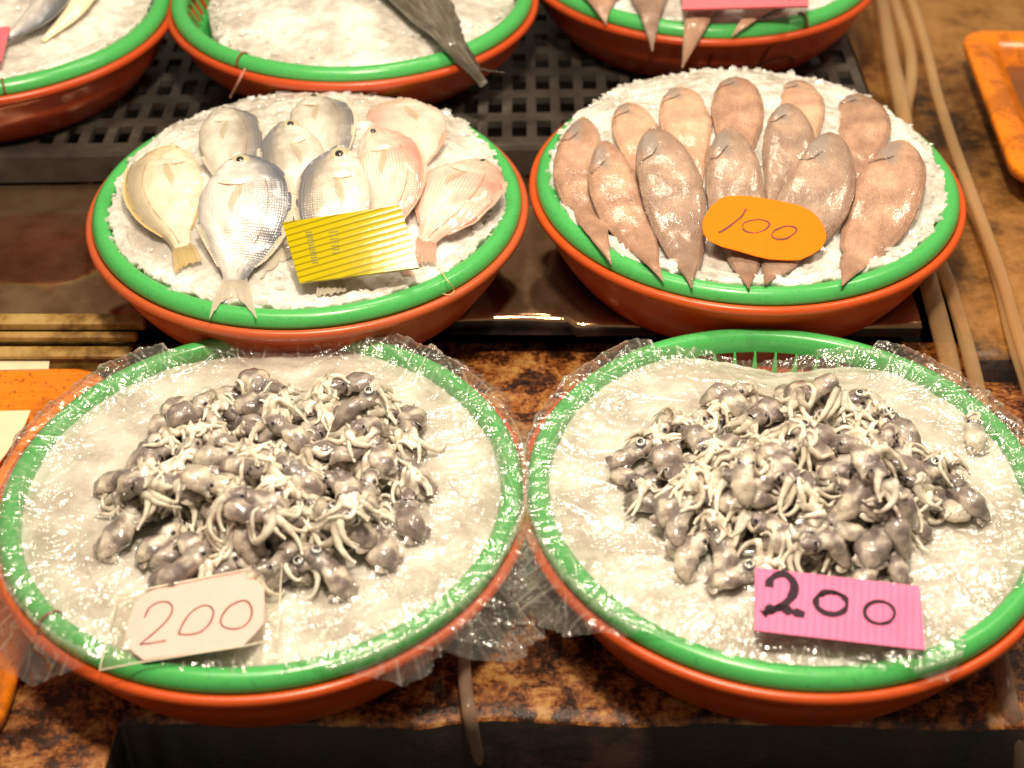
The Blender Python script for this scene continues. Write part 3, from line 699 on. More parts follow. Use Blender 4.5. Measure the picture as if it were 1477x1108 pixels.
bream('silver fish behind the big steel backed one, eye near its snout', [(412, 175), (424, 235), (426, 340)], 96, (.014, .014, .006), M['silver'], fs, eye=(.075, -.28), dorsal=-1)
bream('pink fish with fine red stripes behind the yellow tag', [(536, 185), (562, 245), (556, 350)], 100, (.014, .016, .008), M['pink'], fp, eye=(.075, -.1), eye_r=.0055, dorsal=1)
bream('broad pink striped fish at the right with a pink tail', [(690, 232), (652, 285), (612, 352)], 122, (.010, .014, .008), M['pink'], fp, eye=(.07, .35), eye_r=.005, dorsal=1, tail=(.030, .018, .2), tips=((598, 382), (614, 378), (630, 380)))
bream('silver fish half hidden by the yellow tag, large eye facing up', [(492, 212), (482, 290), (478, 402)], 112, (.020, .018, .008), M['silver'], fs, eye=(.09, .0), eye_r=.0078, dorsal=-1, tail=(.030, .022, .3), tips=((455, 428), (478, 424), (500, 420)))
bream('large silver fish with steel blue back and tail over the front rim', [(345, 224), (352, 300), (338, 408)], 138, (.024, .020, .010), M['steel'], fs, eye=(.085, .02), eye_r=.0072, dorsal=1, tail=(.062, .030, .5), tips=((302, 460), (337, 425), (371, 461)))

# soles
def sole_mat(name, a, bb, c3):
    t = NT(name); uv = t.uv(); ob = t.obj(); sp = t.n('SeparateXYZ'); t.t.links.new(uv, sp.inputs[0]); U, Vv = sp.outputs[0], sp.outputs[1]
    n = t.noise(38, ob, 6, .62); c = t.ramp(n, [(.34, bb), (.52, a), (.7, c3)])
    ln = t.n('TexWave', {'Scale': 6.0, 'Distortion': 2.5, 'Detail': 4.0}, bands_direction='Y'); t.t.links.new(uv, ln.inputs['Vector'])
    c = t.mix(t.math('MULTIPLY', ln.outputs['Fac'], .04), c, bb)
    spk = t.ramp(t.vor(1.0, t.mapv(uv, (105, 22, 1)), 'F1'), [(.12, 1), (.42, 0)]); c = t.mix(t.math('MULTIPLY', spk, .55), c, tuple(min(1, q * 1.35) for q in c3))
    info = t.n('ObjectInfo').outputs['Random']
    hd = t.math('ADD', U, t.math('MULTIPLY', Vv, .075)); hd = t.math('ADD', hd, t.math('MULTIPLY_ADD', t.noise(7, uv, 3), .06, -.03))
    hm = t.math('MULTIPLY', t.ramp(hd, [(.19, 1), (.235, 0)]), t.ramp(t.math('ADD', Vv, t.math('MULTIPLY', t.noise(5, uv, 3), .3)), [(.02, 0), (.34, 1)]))
    hm = t.math('MULTIPLY', hm, t.ramp(U, [(.02, 0), (.05, 1)]))
    c = t.mix(t.math('MULTIPLY', hm, .8), c, (.30, .26, .24))
    eg = t.ramp(t.math('ABSOLUTE', Vv), [(.965, 0), (.995, 1)]); c = t.mix(t.math('MULTIPLY', eg, .9), c, (.10, .035, .012))
    fr_ = t.n('TexWave', {'Scale': 55.0, 'Distortion': .4}, bands_direction='X'); t.t.links.new(t.mapv(uv, (1, .15, 1)), fr_.inputs['Vector'])
    c = t.mix(t.math('MULTIPLY', t.math('MULTIPLY', fr_.outputs['Fac'], t.ramp(t.math('ABSOLUTE', Vv), [(.72, 0), (.84, 1)])), .3), c, tuple(q * .6 for q in bb))
    st2 = t.ramp(t.noise(1.0, t.mapv(uv, (14, 26, 1)), 4, .7), [(.42, 0), (.6, 1)]); c = t.mix(t.math('MULTIPLY', st2, .35), c, bb)
    vo = t.vor(1.0, t.mapv(uv, (105, 22, 1)), 'F1'); h = t.math('ADD', t.math('MULTIPLY', vo, 1.1), t.math('MULTIPLY', t.noise(520, ob, 4, .7), 1.4))
    b = t.bump(h, .6, .0010); b2 = t.bump(t.noise(165, ob, 4, .62), .6, .0010)
    return t.fin(t.pr(Base_Color=c, Roughness=.36, Normal=b, Coat_Weight=.9, Coat_Roughness=.07, Coat_Normal=b2, Subsurface_Weight=.08, Subsurface_Scale=.005).outputs[0])
M['sole'] = sole_mat('brown_pink_sole_skin', (.47, .27, .18), (.30, .165, .11), (.66, .43, .29))
M['sole_grey'] = sole_mat('greyish_sole_skin', (.37, .24, .17), (.23, .145, .105), (.54, .37, .27))
M['sole_pale'] = sole_mat('pale_sole_skin', (.64, .39, .26), (.48, .275, .175), (.78, .54, .38))
WS = [(0, .10), (.012, .28), (.04, .46), (.08, .62), (.14, .78), (.22, .91), (.32, .99), (.41, 1), (.5, .93), (.6, .78), (.7, .60), (.8, .42), (.88, .27), (.94, .13), (1, .01)]
TS = [(0, .25), (.05, .7), (.2, 1), (.5, .9), (.75, .6), (.9, .3), (1, .08)]
M['sole_eye'] = simple('sole_eye', (.17, .14, .125), .15, 0, 1); M['sole_line'] = simple('dark_sole_crease', (.13, .08, .06), .25, 0, .6)
def sole(label, pts, wpx, lifts, mat, bk='D', side=-1, group='brown soles laid on the ice of the middle right basket', notch=False, face=True):
    P = spine(pts, hfun(bk), lifts, 60); W = wpx * .90 * mpp(P[20]) / 2; u = np.linspace(0, 1, len(P)); sid = random.random() * 90
    wl = smooth_prof(WS, u) * (1 + .035 * vn(u * 6 + sid, 0 * u, 1) + .02 * vn(u * 40 + sid, 0 * u, 4)); wr = smooth_prof(WS, u) * (1 + .035 * vn(u * 6 + sid, 0 * u, 2) + .02 * vn(u * 40 + sid, 0 * u, 5))
    if notch: wl = wl * (1 - .28 * np.exp(-((u - .74) / .022) ** 2) - .15 * np.exp(-((u - .79) / .015) ** 2))
    b = Body(P, W, smooth_prof(TS, u) * .0050, wl, wr, 0, 60, 3.0)
    e = empty('sole', P[25]); e['_c'] = [float(q) for q in P[25]]; tag(e, label, 'fish', group)
    def disp(U, V):
        z = -.0011 * sstep(.78, .90, np.abs(V)) * (U > .06) + .0004 * vn(U * 14 + sid, V * 4, 7)
        ug = .185 - .07 * ((1 + V * -side) / 2 * 0 + np.clip((.88 - V * side) / .85, 0, 1)) ** 2; z = z - .0018 * np.exp(-((U - ug) / .010) ** 2) * (V * side > .0) + .0007 * sstep(ug + .01, ug - .02, U) * (V * side > -.1)
        return z + .0004 * vn(U * 24 + sid, V * 3, 3) + .00025 * np.sin(U * 420) * (np.abs(V) > .84)
    V, F, UV = skin(b, disp, 24, 60); UV = UV.copy(); UV[:, 1] *= side
    mk('body', V, F, mat, e, uv=UV)
    if face:
        q = np.linspace(0, 1, 16); V, F = tube(b.top(.205 - .075 * q ** 2 + .007 * np.sin(q * 7 + sid), side * (.90 - .72 * q), -.0002), .0003 + .0007 * np.sin(q * 3.1), 5); mk('gill_crease', V, F, M['sole_line'], e)
    return e
mp, mg, ml = M['sole'], M['sole_grey'], M['sole_pale']
sole('sole standing furthest back in the middle, its head above the rear rim', [(1063, 114), (1064, 180), (1062, 290)], 84, (.006, .006, .002), mp, side=-1)
sole('sole behind the small greyish one, head at the rear rim', [(1152, 118), (1158, 165), (1160, 260)], 74, (.004, .004, .002), ml, side=-1)
sole('pale sole second from the left along the back', [(983, 128), (990, 180), (1012, 280)], 86, (.004, .005, .002), ml, side=-1)
sole('pale sole leftmost along the back, head by the left rear rim', [(908, 150), (922, 200), (952, 300)], 80, (.004, .005, .002), ml, side=-1)
sole('sole at the back right, below the bare ice', [(1238, 138), (1244, 190), (1228, 290)], 90, (.004, .006, .002), mp, side=-1)
sole('small greyish sole between the two rows right of centre', [(1138, 152), (1136, 215), (1108, 320)], 82, (.011, .010, .004), mg, side=-1)
sole('sole at the far left edge of the basket, tail on the left rim', [(843, 172), (836, 262), (882, 382)], 80, (.007, .008, .004), mp, side=-1)
sole('second sole from the left in the front row', [(872, 206), (895, 295), (957, 406)], 84, (.013, .012, .004), mp, side=-1)
sole('greyish front row sole just right of centre, tail under the orange tag', [(1052, 186), (1062, 290), (1080, 416)], 96, (.013, .012, .004), mg, side=-1)
sole('broad dark sole third from the left in the front row', [(945, 186), (972, 285), (998, 416)], 104, (.016, .014, .004), mg, side=-1)
sole('front row sole second from right, tail beneath the orange tag', [(1202, 194), (1176, 285), (1104, 410)], 112, (.016, .014, .004), mg, side=-1)
sole('broad sole at the right end of the front row with a notched edge', [(1304, 205), (1272, 300), (1214, 412)], 112, (.012, .012, .004), mp, side=-1, notch=True)

# back row fish
gE = 'sole tails hanging over the rim of the back right basket'
sole('sole at the far left of the back right basket, short wide tail', [(862, -70), (864, -25), (874, 36)], 88, (.010, .008, .004), mp, 'E', face=False, group=gE)
sole('darker sole left of centre in the back right basket, thin tail tip over the rim', [(935, -90), (936, -20), (941, 74)], 78, (.012, .012, .004), mg, 'E', face=False, group=gE)
sole('sole in the middle of the back right basket, pointed tail hanging lowest', [(1022, -90), (1018, -20), (984, 98)], 84, (.014, .014, .004), mp, 'E', face=False, group=gE)
sole('sole right of the pink tag end in the back right basket, tail slanting left', [(1150, -80), (1120, -20), (1056, 52)], 80, (.010, .010, .004), ml, 'E', face=False, group=gE)
def dark_mat():
    t = NT('dark_fish_skin'); uv = t.uv()
    c = t.ramp(t.noise(8, uv, 6, .7), [(.35, (.05, .04, .03)), (.5, (.13, .105, .08)), (.68, (.30, .27, .22))])
    h = t.math('ADD', t.noise(50, uv, 5), t.math('MULTIPLY', t.vor(1, t.mapv(uv, (90, 14, 1))), .5))
    return t.fin(t.pr(Base_Color=c, Roughness=.28, Normal=t.bump(h, .7, .0015), Coat_Weight=.6, Coat_Roughness=.15).outputs[0])
M['dark_fish'] = dark_mat()
WD = [(0, .2), (.05, .7), (.2, 1), (.4, .93), (.6, .68), (.75, .45), (.88, .28), (1, .16)]
P = spine([(520, -95), (600, 0), (660, 75), (698, 122)], hfun('F'), (.03, .022, .012, .010), 54)
u = np.linspace(0, 1, 54); Wd = smooth_prof(WD, u); bd = Body(P, 78 * mpp(P[20]) / 2, Wd * .020, Wd, Wd, 0, 54, 2.2)
e = empty('fish', P[20]); e['_c'] = [float(q) for q in P[20]]; tag(e, 'long dark grey fish whose tail hangs over the rim of the back middle basket', 'fish')
V, F, UV = skin(bd, lambda U, V: .0014 * np.exp(-((V - .1) / .06) ** 2) + .0008 * vn(U * 30, V * 5, 4)); mk('body', V, F, M['dark_fish'], e, uv=UV)
tail_fin(bd, e, fin_mat('dark_fin', (.20, .17, .13), .8), .030, .009, .15, bk='F')
ribbon(bd, np.linspace(.35, .95, 26), .9, 1.5, 0, .003, e, 'dorsal_fin', M['dark_fish'], .15)
WL = [(0, .3), (.1, .85), (.3, 1), (.55, .85), (.75, .6), (.9, .3), (1, .12)]
def back_fish(label, pts, wpx, lifts, mat, th=.018, cur=WL):
    P = spine(pts, hfun('G'), lifts, 54); Wd = smooth_prof(cur, u); b = Body(P, wpx * mpp(P[20]) / 2, Wd * th, Wd, Wd, 0, 54, 2.2)
    e = empty('fish', P[20]); e['_c'] = [float(q) for q in P[20]]; tag(e, label, 'fish', 'fish in the back left basket')
    V, F, UV = skin(b, lambda U, V: .0008 * vn(U * 30, V * 5, 4)); mk('body', V, F, mat, e, uv=UV); return b, e
back_fish('silver fish with steel grey back in the back left basket', [(98, -60), (66, 12), (4, 62)], 64, (.022, .02, .012), M['steel'])
b_, e_ = back_fish('pale cream fish tail right of the steel grey fish in the back left basket', [(150, -70), (110, 10), (62, 60)], 52, (.012, .012, .004), M['gold'], .013)
M['pale_fish'] = simple('pale_cream_fish_skin', (.90, .78, .55), .3, 0, .5); [c for c in e_.children][0].data.materials[0] = M['pale_fish']

# ------------------------------------------------------------------ squid heaps
def mantle_mat():
    t = NT('squid_mantle_skin'); ob = t.obj(); info = t.n('ObjectInfo').outputs['Random']
    vec = t.n('VectorMath', {0: ob, 1: (3.1, 1.7, 2.3)}, operation='ADD').outputs[0]
    n = t.noise(70, vec, 4, .6); n2 = t.noise(34, vec, 2)
    c = t.ramp(n, [(.38, (.27, .215, .18)), (.49, (.50, .425, .355)), (.60, (.78, .70, .59))])
    dk = t.mix(n, (.055, .045, .052), (.25, .20, .185)); c = t.mix(t.math('MULTIPLY', t.ramp(n2, [(.50, 0), (.58, 1)]), .9), c, dk)
    c = t.mix(t.ramp(info, [(.45, 0), (1.0, .6)]), c, dk)
    c = t.mix(t.math('MULTIPLY', t.ramp(info, [(.0, 1), (.12, 0)]), .6), c, (.72, .66, .54))
    dot = t.ramp(t.vor(300, ob, 'F1'), [(.14, 1), (.26, 0)]); msk = t.ramp(t.noise(55, ob, 2), [(.45, 0), (.6, 1)])
    c = t.mix(t.math('MULTIPLY', t.math('MULTIPLY', dot, msk), .8), c, (.10, .055, .045))
    b = t.bump(t.noise(260, ob, 5, .65), .6, .0014)
    return t.fin(t.pr(Base_Color=c, Roughness=.16, Normal=b, Coat_Weight=1.0, Coat_Roughness=.05, Subsurface_Weight=.5, Subsurface_Scale=.008, Subsurface_Radius=(1, .8, .65)).outputs[0])
def arm_mat():
    t = NT('squid_arm_flesh'); ob = t.obj()
    c = t.ramp(t.noise(90, ob, 4), [(.35, (.52, .44, .36)), (.5, (.76, .69, .58)), (.66, (.90, .85, .74))])
    dot = t.ramp(t.vor(700, ob, 'F1'), [(.10, 1), (.2, 0)]); c = t.mix(t.math('MULTIPLY', t.math('MULTIPLY', dot, t.ramp(t.noise(60, ob, 2), [(.5, 0), (.62, 1)])), .7), c, (.16, .09, .07))
    b = t.bump(t.noise(400, ob, 4), .4, .0009)
    return t.fin(t.pr(Base_Color=c, Roughness=.22, Normal=b, Coat_Weight=.7, Coat_Roughness=.08, Subsurface_Weight=.25, Subsurface_Scale=.005, Subsurface_Radius=(1, .85, .7)).outputs[0])
M['mantle'] = mantle_mat(); M['arm'] = arm_mat(); M['sq_ring'] = simple('squid_eye_ring', (.70, .68, .62), .12, .2, 1); M['sq_dark'] = simple('squid_eye_dark', (.012, .011, .016), .08, 0, 1)
M['sq_lid'] = simple('squid_eye_lid', (.30, .25, .24), .15, 0, 1); M['sq_rim'] = simple('squid_eye_socket', (.13, .12, .15), .15, 0, 1)
class Heap:
    def __init__(s, b):
        s.b = b; s.st = .0014; s.cx, s.cy = B[b][0], B[b][1]; s.n = 290; g = (np.arange(s.n) - s.n // 2) * s.st
        X, Y = np.meshgrid(s.cx + g, s.cy + g, indexing='ij'); s.H = film_base(b, X, Y) + .0008; s.X, s.Y = X, Y
    def ij(s, x, y): return np.clip(((np.asarray(x) - s.cx) / s.st).round().astype(int) + s.n // 2, 0, s.n - 1), np.clip(((np.asarray(y) - s.cy) / s.st).round().astype(int) + s.n // 2, 0, s.n - 1)
    def h(s, x, y): i, j = s.ij(x, y); return s.H[i, j]
    def avg(s, x, y, r):
        i, j = s.ij(x, y); k = max(1, int(r / s.st)); i, j = int(i), int(j); A = s.H[max(0, i - k):i + k + 1, max(0, j - k):j + k + 1]; return float(.75 * A.mean() + .25 * A.max())
    def stamp(s, P, rad, f=.85):
        for p, r in zip(P, np.broadcast_to(rad, (len(P),))):
            i, j = s.ij(p[0], p[1]); k = int(r / s.st) + 1; i, j = int(i), int(j); sl = (slice(max(0, i - k), i + k + 1), slice(max(0, j - k), j + k + 1))
            d2 = (s.X[sl] - p[0]) ** 2 + (s.Y[sl] - p[1]) ** 2; z = p[2] + np.sqrt(np.clip(r * r - d2, 0, None)) * f
            s.H[sl] = np.where(d2 < r * r, np.maximum(s.H[sl], z), s.H[sl])
EYE = None
def squid(hp, a, b2, label, group, rad=.0095, narm=8, eyes=2, arml=(.016, .033), seed=0, eye_r=.0030):
    """a = mantle tip (x, y), b2 = head (x, y); everything settles on the heap below it"""
    global EYE
    r_ = np.random.default_rng(seed); a = np.array(a[:2]); b2 = np.array(b2[:2]); d = b2 - a; L = np.linalg.norm(d); d /= L; sd = np.array([-d[1], d[0]])
    Lm = L * .86; n = 15; t = np.linspace(0, 1, n); bend = r_.uniform(-.2, .2)
    prof = np.interp(t, [0, .05, .14, .3, .5, .7, .88, 1], [.10, .36, .64, .94, 1.04, .92, .80, .96]) * rad * np.exp(.06 * r_.normal(size=1))
    XY = a + np.outer(t * Lm, d) + np.outer(np.sin(t * pi) * bend * Lm, sd)
    z0 = np.array([hp.avg(x, y, q * .8) for (x, y), q in zip(XY, prof)])
    for _ in range(10): z0[1:-1] = .25 * z0[:-2] + .5 * z0[1:-1] + .25 * z0[2:]; z0[0] = z0[1]; z0[-1] = z0[-2]
    flat = r_.uniform(.55, .82); Zc = z0 + prof * flat * .72
    P = np.column_stack([XY, Zc]); T = np.gradient(P, axis=0); T /= np.linalg.norm(T, axis=1)[:, None]
    Sv = np.cross(T, [0, 0, 1.0]); Sv /= np.linalg.norm(Sv, axis=1)[:, None]; Nv = np.cross(Sv, T)
    k = 16; th = np.arange(k) / k * 2 * pi; ring = []
    ph = r_.uniform(0, 9)
    for i in range(n):
        rr = prof[i] * (1 + .10 * np.sin(2 * th + ph) + .07 * np.sin(3 * th + t[i] * 6 + ph) + .05 * np.sin(5 * th - t[i] * 9 + 2 * ph) * (t[i] > .1)) * (1 + .05 * sin(i * 1.3 + ph) + .03 * sin(i * 2.9 + ph))
        ring.append(P[i] + rr[:, None] * (np.cos(th)[:, None] * Sv[i] + flat * np.sin(th)[:, None] * Nv[i]))
    ring.append(P[-1] + T[-1] * .0015 + (prof[-1] * .97) * (np.cos(th)[:, None] * Sv[-1] + flat * np.sin(th)[:, None] * Nv[-1]))
    for q, sc in ((-.001, .84), (-.006, .76)): ring.append(P[-1] + T[-1] * q + prof[-1] * sc * (np.cos(th)[:, None] * Sv[-1] + flat * np.sin(th)[:, None] * Nv[-1]))
    V = np.concatenate(ring + [P[:1] - T[:1] * .0012]); m = len(ring); F = grid(m, k, True).tolist()
    for j in range(k): F.append([m * k, (j + 1) % k, j])
    parts = [(V, F)]
    for sgn in (-1, 1):     # the two small round fins near the tip
        ff = []
        for i in range(6):
            q = i / 5; c0 = P[0] + T[0] * (.001 + Lm * .30 * q) + Sv[2] * sgn * np.interp(q, [0, 1], [prof[0], prof[4] * .8]) - Nv[2] * .001
            w_ = rad * .75 * sin(pi * (q * .85 + .1))
            for j in range(4): ff.append(c0 + Sv[2] * sgn * w_ * j / 3 + np.array([0, 0, -.0012 * j / 3 + .0006 * sin(i * 2 + j)]))
        parts.append((np.array(ff), grid(6, 4)))
    e = empty('squid', P[n // 2]); e['_c'] = [float(q) for q in P[n // 2]]; tag(e, label, 'squid', group)
    mparts = parts; hp.stamp(P, prof, flat)
    # head
    hc = P[-1] + T[-1] * rad * .45; hc[2] = max(hc[2] - .001, hp.avg(hc[0], hc[1], rad * .4) * .5 + hc[2] * .5 - .001)
    hr = rad * .70; hv = []; hn = 9
    for i in range(hn):
        q = i / (hn - 1); rr = hr * np.interp(q, [0, .2, .45, .75, 1], [.75, .98, 1.05, .80, .55]); c = hc + T[-1] * (q - .45) * rad * 1.6
        hv.append(c + rr * (np.cos(th)[:, None] * Sv[-1] + .85 * np.sin(th)[:, None] * Nv[-1]))
    hV = np.concatenate(hv); V, F, _ = join(mparts + [(hV, grid(hn, k, True).tolist())]); mk('mantle', V, F, M['mantle'], e); parts = []
    hp.stamp([hc], hr, .85)
    start = hc + T[-1] * rad * .75; base_ang = math.atan2(d[1], d[0]); stamps = []
    for q in range(narm):
        f = (q / max(1, narm - 1) - .5); ang = base_ang + f * 1.1 + r_.normal() * .3; la = r_.uniform(*arml) * (1.3 if q in (2, 5) else 1)
        m2 = 15; p = start[:2] + sd * f * hr * 1.2; z = start[2] + r_.uniform(-.4, .4) * hr; curl = r_.choice([-1, 1]) * r_.uniform(30, 150); cc = r_.normal() * 4500; stp = la / m2; pts = []; zt = z
        r0 = r_.uniform(.0030, .0046) * (1.3 if q == 3 else 1)
        for i in range(m2):
            q2 = i / (m2 - 1); rr = r0 * (1 - .74 * q2 ** .7); g = float(hp.h(p[0], p[1])) + rr * .8
            zt = g if g > zt else max(g, zt - stp * .85); pts.append((p[0], p[1], zt + .0006 * sin(i * 1.1 + q)))
            ang += (curl + cc * (i * stp - la * .4)) * stp; p = p + stp * np.array([cos(ang), sin(ang)])
        pts = np.array(pts); pts[1:-1] = .25 * pts[:-2] + .5 * pts[1:-1] + .25 * pts[2:]
        rads = r0 * (1 - .74 * np.linspace(0, 1, m2) ** .7) * (1 + .08 * np.sin(np.arange(m2) * 1.7 + q)); parts.append(tube(pts, rads, 6)); stamps.append((pts, rads))
    if r_.random() < .4:      # an ivory flap of torn mantle edge, wavy and draped over its neighbours
        fa = base_ang + r_.normal() * 1.4; p = start[:2].copy(); cols = []; wd = r_.uniform(.003, .0055); ln2 = r_.uniform(.010, .020); cur = r_.normal() * 70
        for i in range(11):
            q2 = i / 10; nrm2 = np.array([-sin(fa), cos(fa)]); zc_ = hp.avg(p[0], p[1], .003) + .0018
            cols.append([(*(p + nrm2 * wd * k3 * (1 - .4 * q2)), zc_ + .0022 * sin(i * 1.1 + k3 * 2.2) + .0012 * abs(k3)) for k3 in (-1, -.6, -.2, .2, .6, 1)])
            fa += cur * ln2 / 10; p = p + np.array([cos(fa), sin(fa)]) * ln2 / 10
        A3 = np.array(cols).reshape(-1, 3); B3 = A3 - [0, 0, .0011]; G3 = grid(11, 6); rim3 = [i * 6 for i in range(11)] + [60 + j for j in range(1, 6)] + [i * 6 + 5 for i in range(9, -1, -1)] + [j for j in range(4, 0, -1)]
        FF = G3.tolist() + [f[::-1] for f in (G3 + 66).tolist()] + [[rim3[i], rim3[(i + 1) % len(rim3)], rim3[(i + 1) % len(rim3)] + 66, rim3[i] + 66] for i in range(len(rim3))]
        parts.append((np.vstack([A3, B3]), FF)); hp.stamp(A3[::2], .0016, .6)
    for pts, rads in stamps: hp.stamp(pts, rads + .0004, .7)
    V, F, _ = join(parts); mk('arms', V, F, M['arm'], e)
    # eyes
    for sgn in ((-1, 1) if eyes == 2 else (1,)):
        o_d = nrm(Sv[-1] * sgn * (.85 if eyes == 2 else .15) + Nv[-1] * (.62 if eyes == 2 else 1.0)); c = hc - T[-1] * rad * .12 + o_d * hr * .80
        if EYE is None:
            rings = []; mi = []; kk = 14; al = np.radians([0.1, 12, 24, 33, 36, 46, 52, 75, 110])
            for q in al: rr = .94 if q in (al[3],) else 1.0; rings.append(np.stack([np.sin(q) * np.cos(np.arange(kk) / kk * 2 * pi), np.sin(q) * np.sin(np.arange(kk) / kk * 2 * pi), np.full(kk, np.cos(q)) * rr], -1))
            Fe = grid(len(al), kk, True); mi = np.repeat([0, 0, 0, 1, 1, 1, 2, 2], kk)
            o = mk('eye', np.concatenate(rings), Fe, [M['sq_dark'], M['sq_ring'], M['sq_rim']], None, mi=mi, recentre=False); EYE = [o.data, o.data.copy()]
            EYE[1].materials[1] = M['sq_rim']; EYE[1].materials[2] = M['sq_lid']; bpy.data.objects.remove(o)
        o = bpy.data.objects.new('eye', EYE[0 if (eyes == 1 or r_.random() < .10) else 1]); COL.objects.link(o)
        rot = Vector(o_d).to_track_quat('Z', 'Y').to_matrix().to_4x4(); er = eye_r * (1 if eyes == 1 else .8)
        o.parent = e; o.matrix_local = Matrix.Translation(Vector(c - P[n // 2])) @ rot @ Matrix.Diagonal((er, er, er * .8, 1))
    return e
def inpoly(x, y, poly):
    c = False; n = len(poly)
    for i in range(n):
        x1, y1 = poly[i]; x2, y2 = poly[(i + 1) % n]
        if (y1 > y) != (y2 > y) and x < (x2 - x1) * (y - y1) / (y2 - y1) + x1: c = not c
    return c
POLY = {'A': [(132, 765), (168, 668), (235, 585), (330, 560), (510, 552), (575, 585), (622, 650), (612, 745), (530, 810), (440, 835), (250, 830)],
        'B': [(888, 665), (960, 585), (1090, 565), (1160, 552), (1260, 575), (1322, 625), (1345, 690), (1400, 722), (1335, 780), (1310, 830), (1100, 832), (1020, 828), (935, 770)]}
zone = {'A': 'heap in the front left basket', 'B': 'heap in the front right basket'}
HERO = {'A': [((400, 622), (338, 618), 'squid with a big white ringed eye at the back left of the left heap', 1, .0098), ((478, 640), (542, 620), 'squid with a large open eye at the back right of the left heap', 1, .0085),
              ((140, 795), (203, 748), 'squid with two dark eyes at the left end of the left heap', 2, .0105), ((212, 828), (298, 815), 'blunt grey squid at the front left edge by the pale pink tag', 2, .0115),
              ((610, 768), (585, 718), 'squid with raised pointed white flaps at the right end of the left heap', 2, .0105), ((372, 838), (438, 822), 'squid with a dark eye at the front of the left heap, right of the tag', 1, .0085),
              ((540, 790), (480, 770), 'plump pale squid at the front right of the left heap', 1, .0118), ((500, 850), (455, 815), 'pale squid at the very front of the left heap', 1, .0105), ((178, 668), (232, 662), 'brown mantled squid at the rear left corner of the left heap', 2, .0095)],
        'B': [((1418, 640), (1404, 604), 'lone small squid lying apart at the far right of the right basket', 2, .0078), ((1184, 770), (1256, 727), 'long grey squid with a round eye in the right part of the right heap', 1, .0100),
              ((1212, 702), (1144, 662), 'squid with a swollen dark eye in the middle of the right heap', 1, .0100), ((1268, 705), (1350, 692), 'squid with a dark eye patch at the right end of the right heap', 1, .0110),
              ((1432, 736), (1372, 700), 'slender squid pointing away at the far right of the right heap', 2, .0095), ((884, 668), (926, 645), 'squid with a clear round eye at the left end of the right heap', 1, .0095),
              ((1180, 578), (1244, 580), 'slim squid with a ringed eye at the back of the right heap', 1, .0070), ((1018, 832), (1084, 822), 'pale squid at the front left of the right heap, beside the pink tag', 1, .0095),
              ((1058, 745), (1118, 738), 'smooth oval squid left of the centre of the right heap', 2, .0105), ((1170, 800), (1158, 728), 'stout upright squid mantle at the front centre of the right heap', 2, .0105), ((1320, 655), (1276, 602), 'squid with a raised eye at the back right of the right heap', 1, .0080)]}
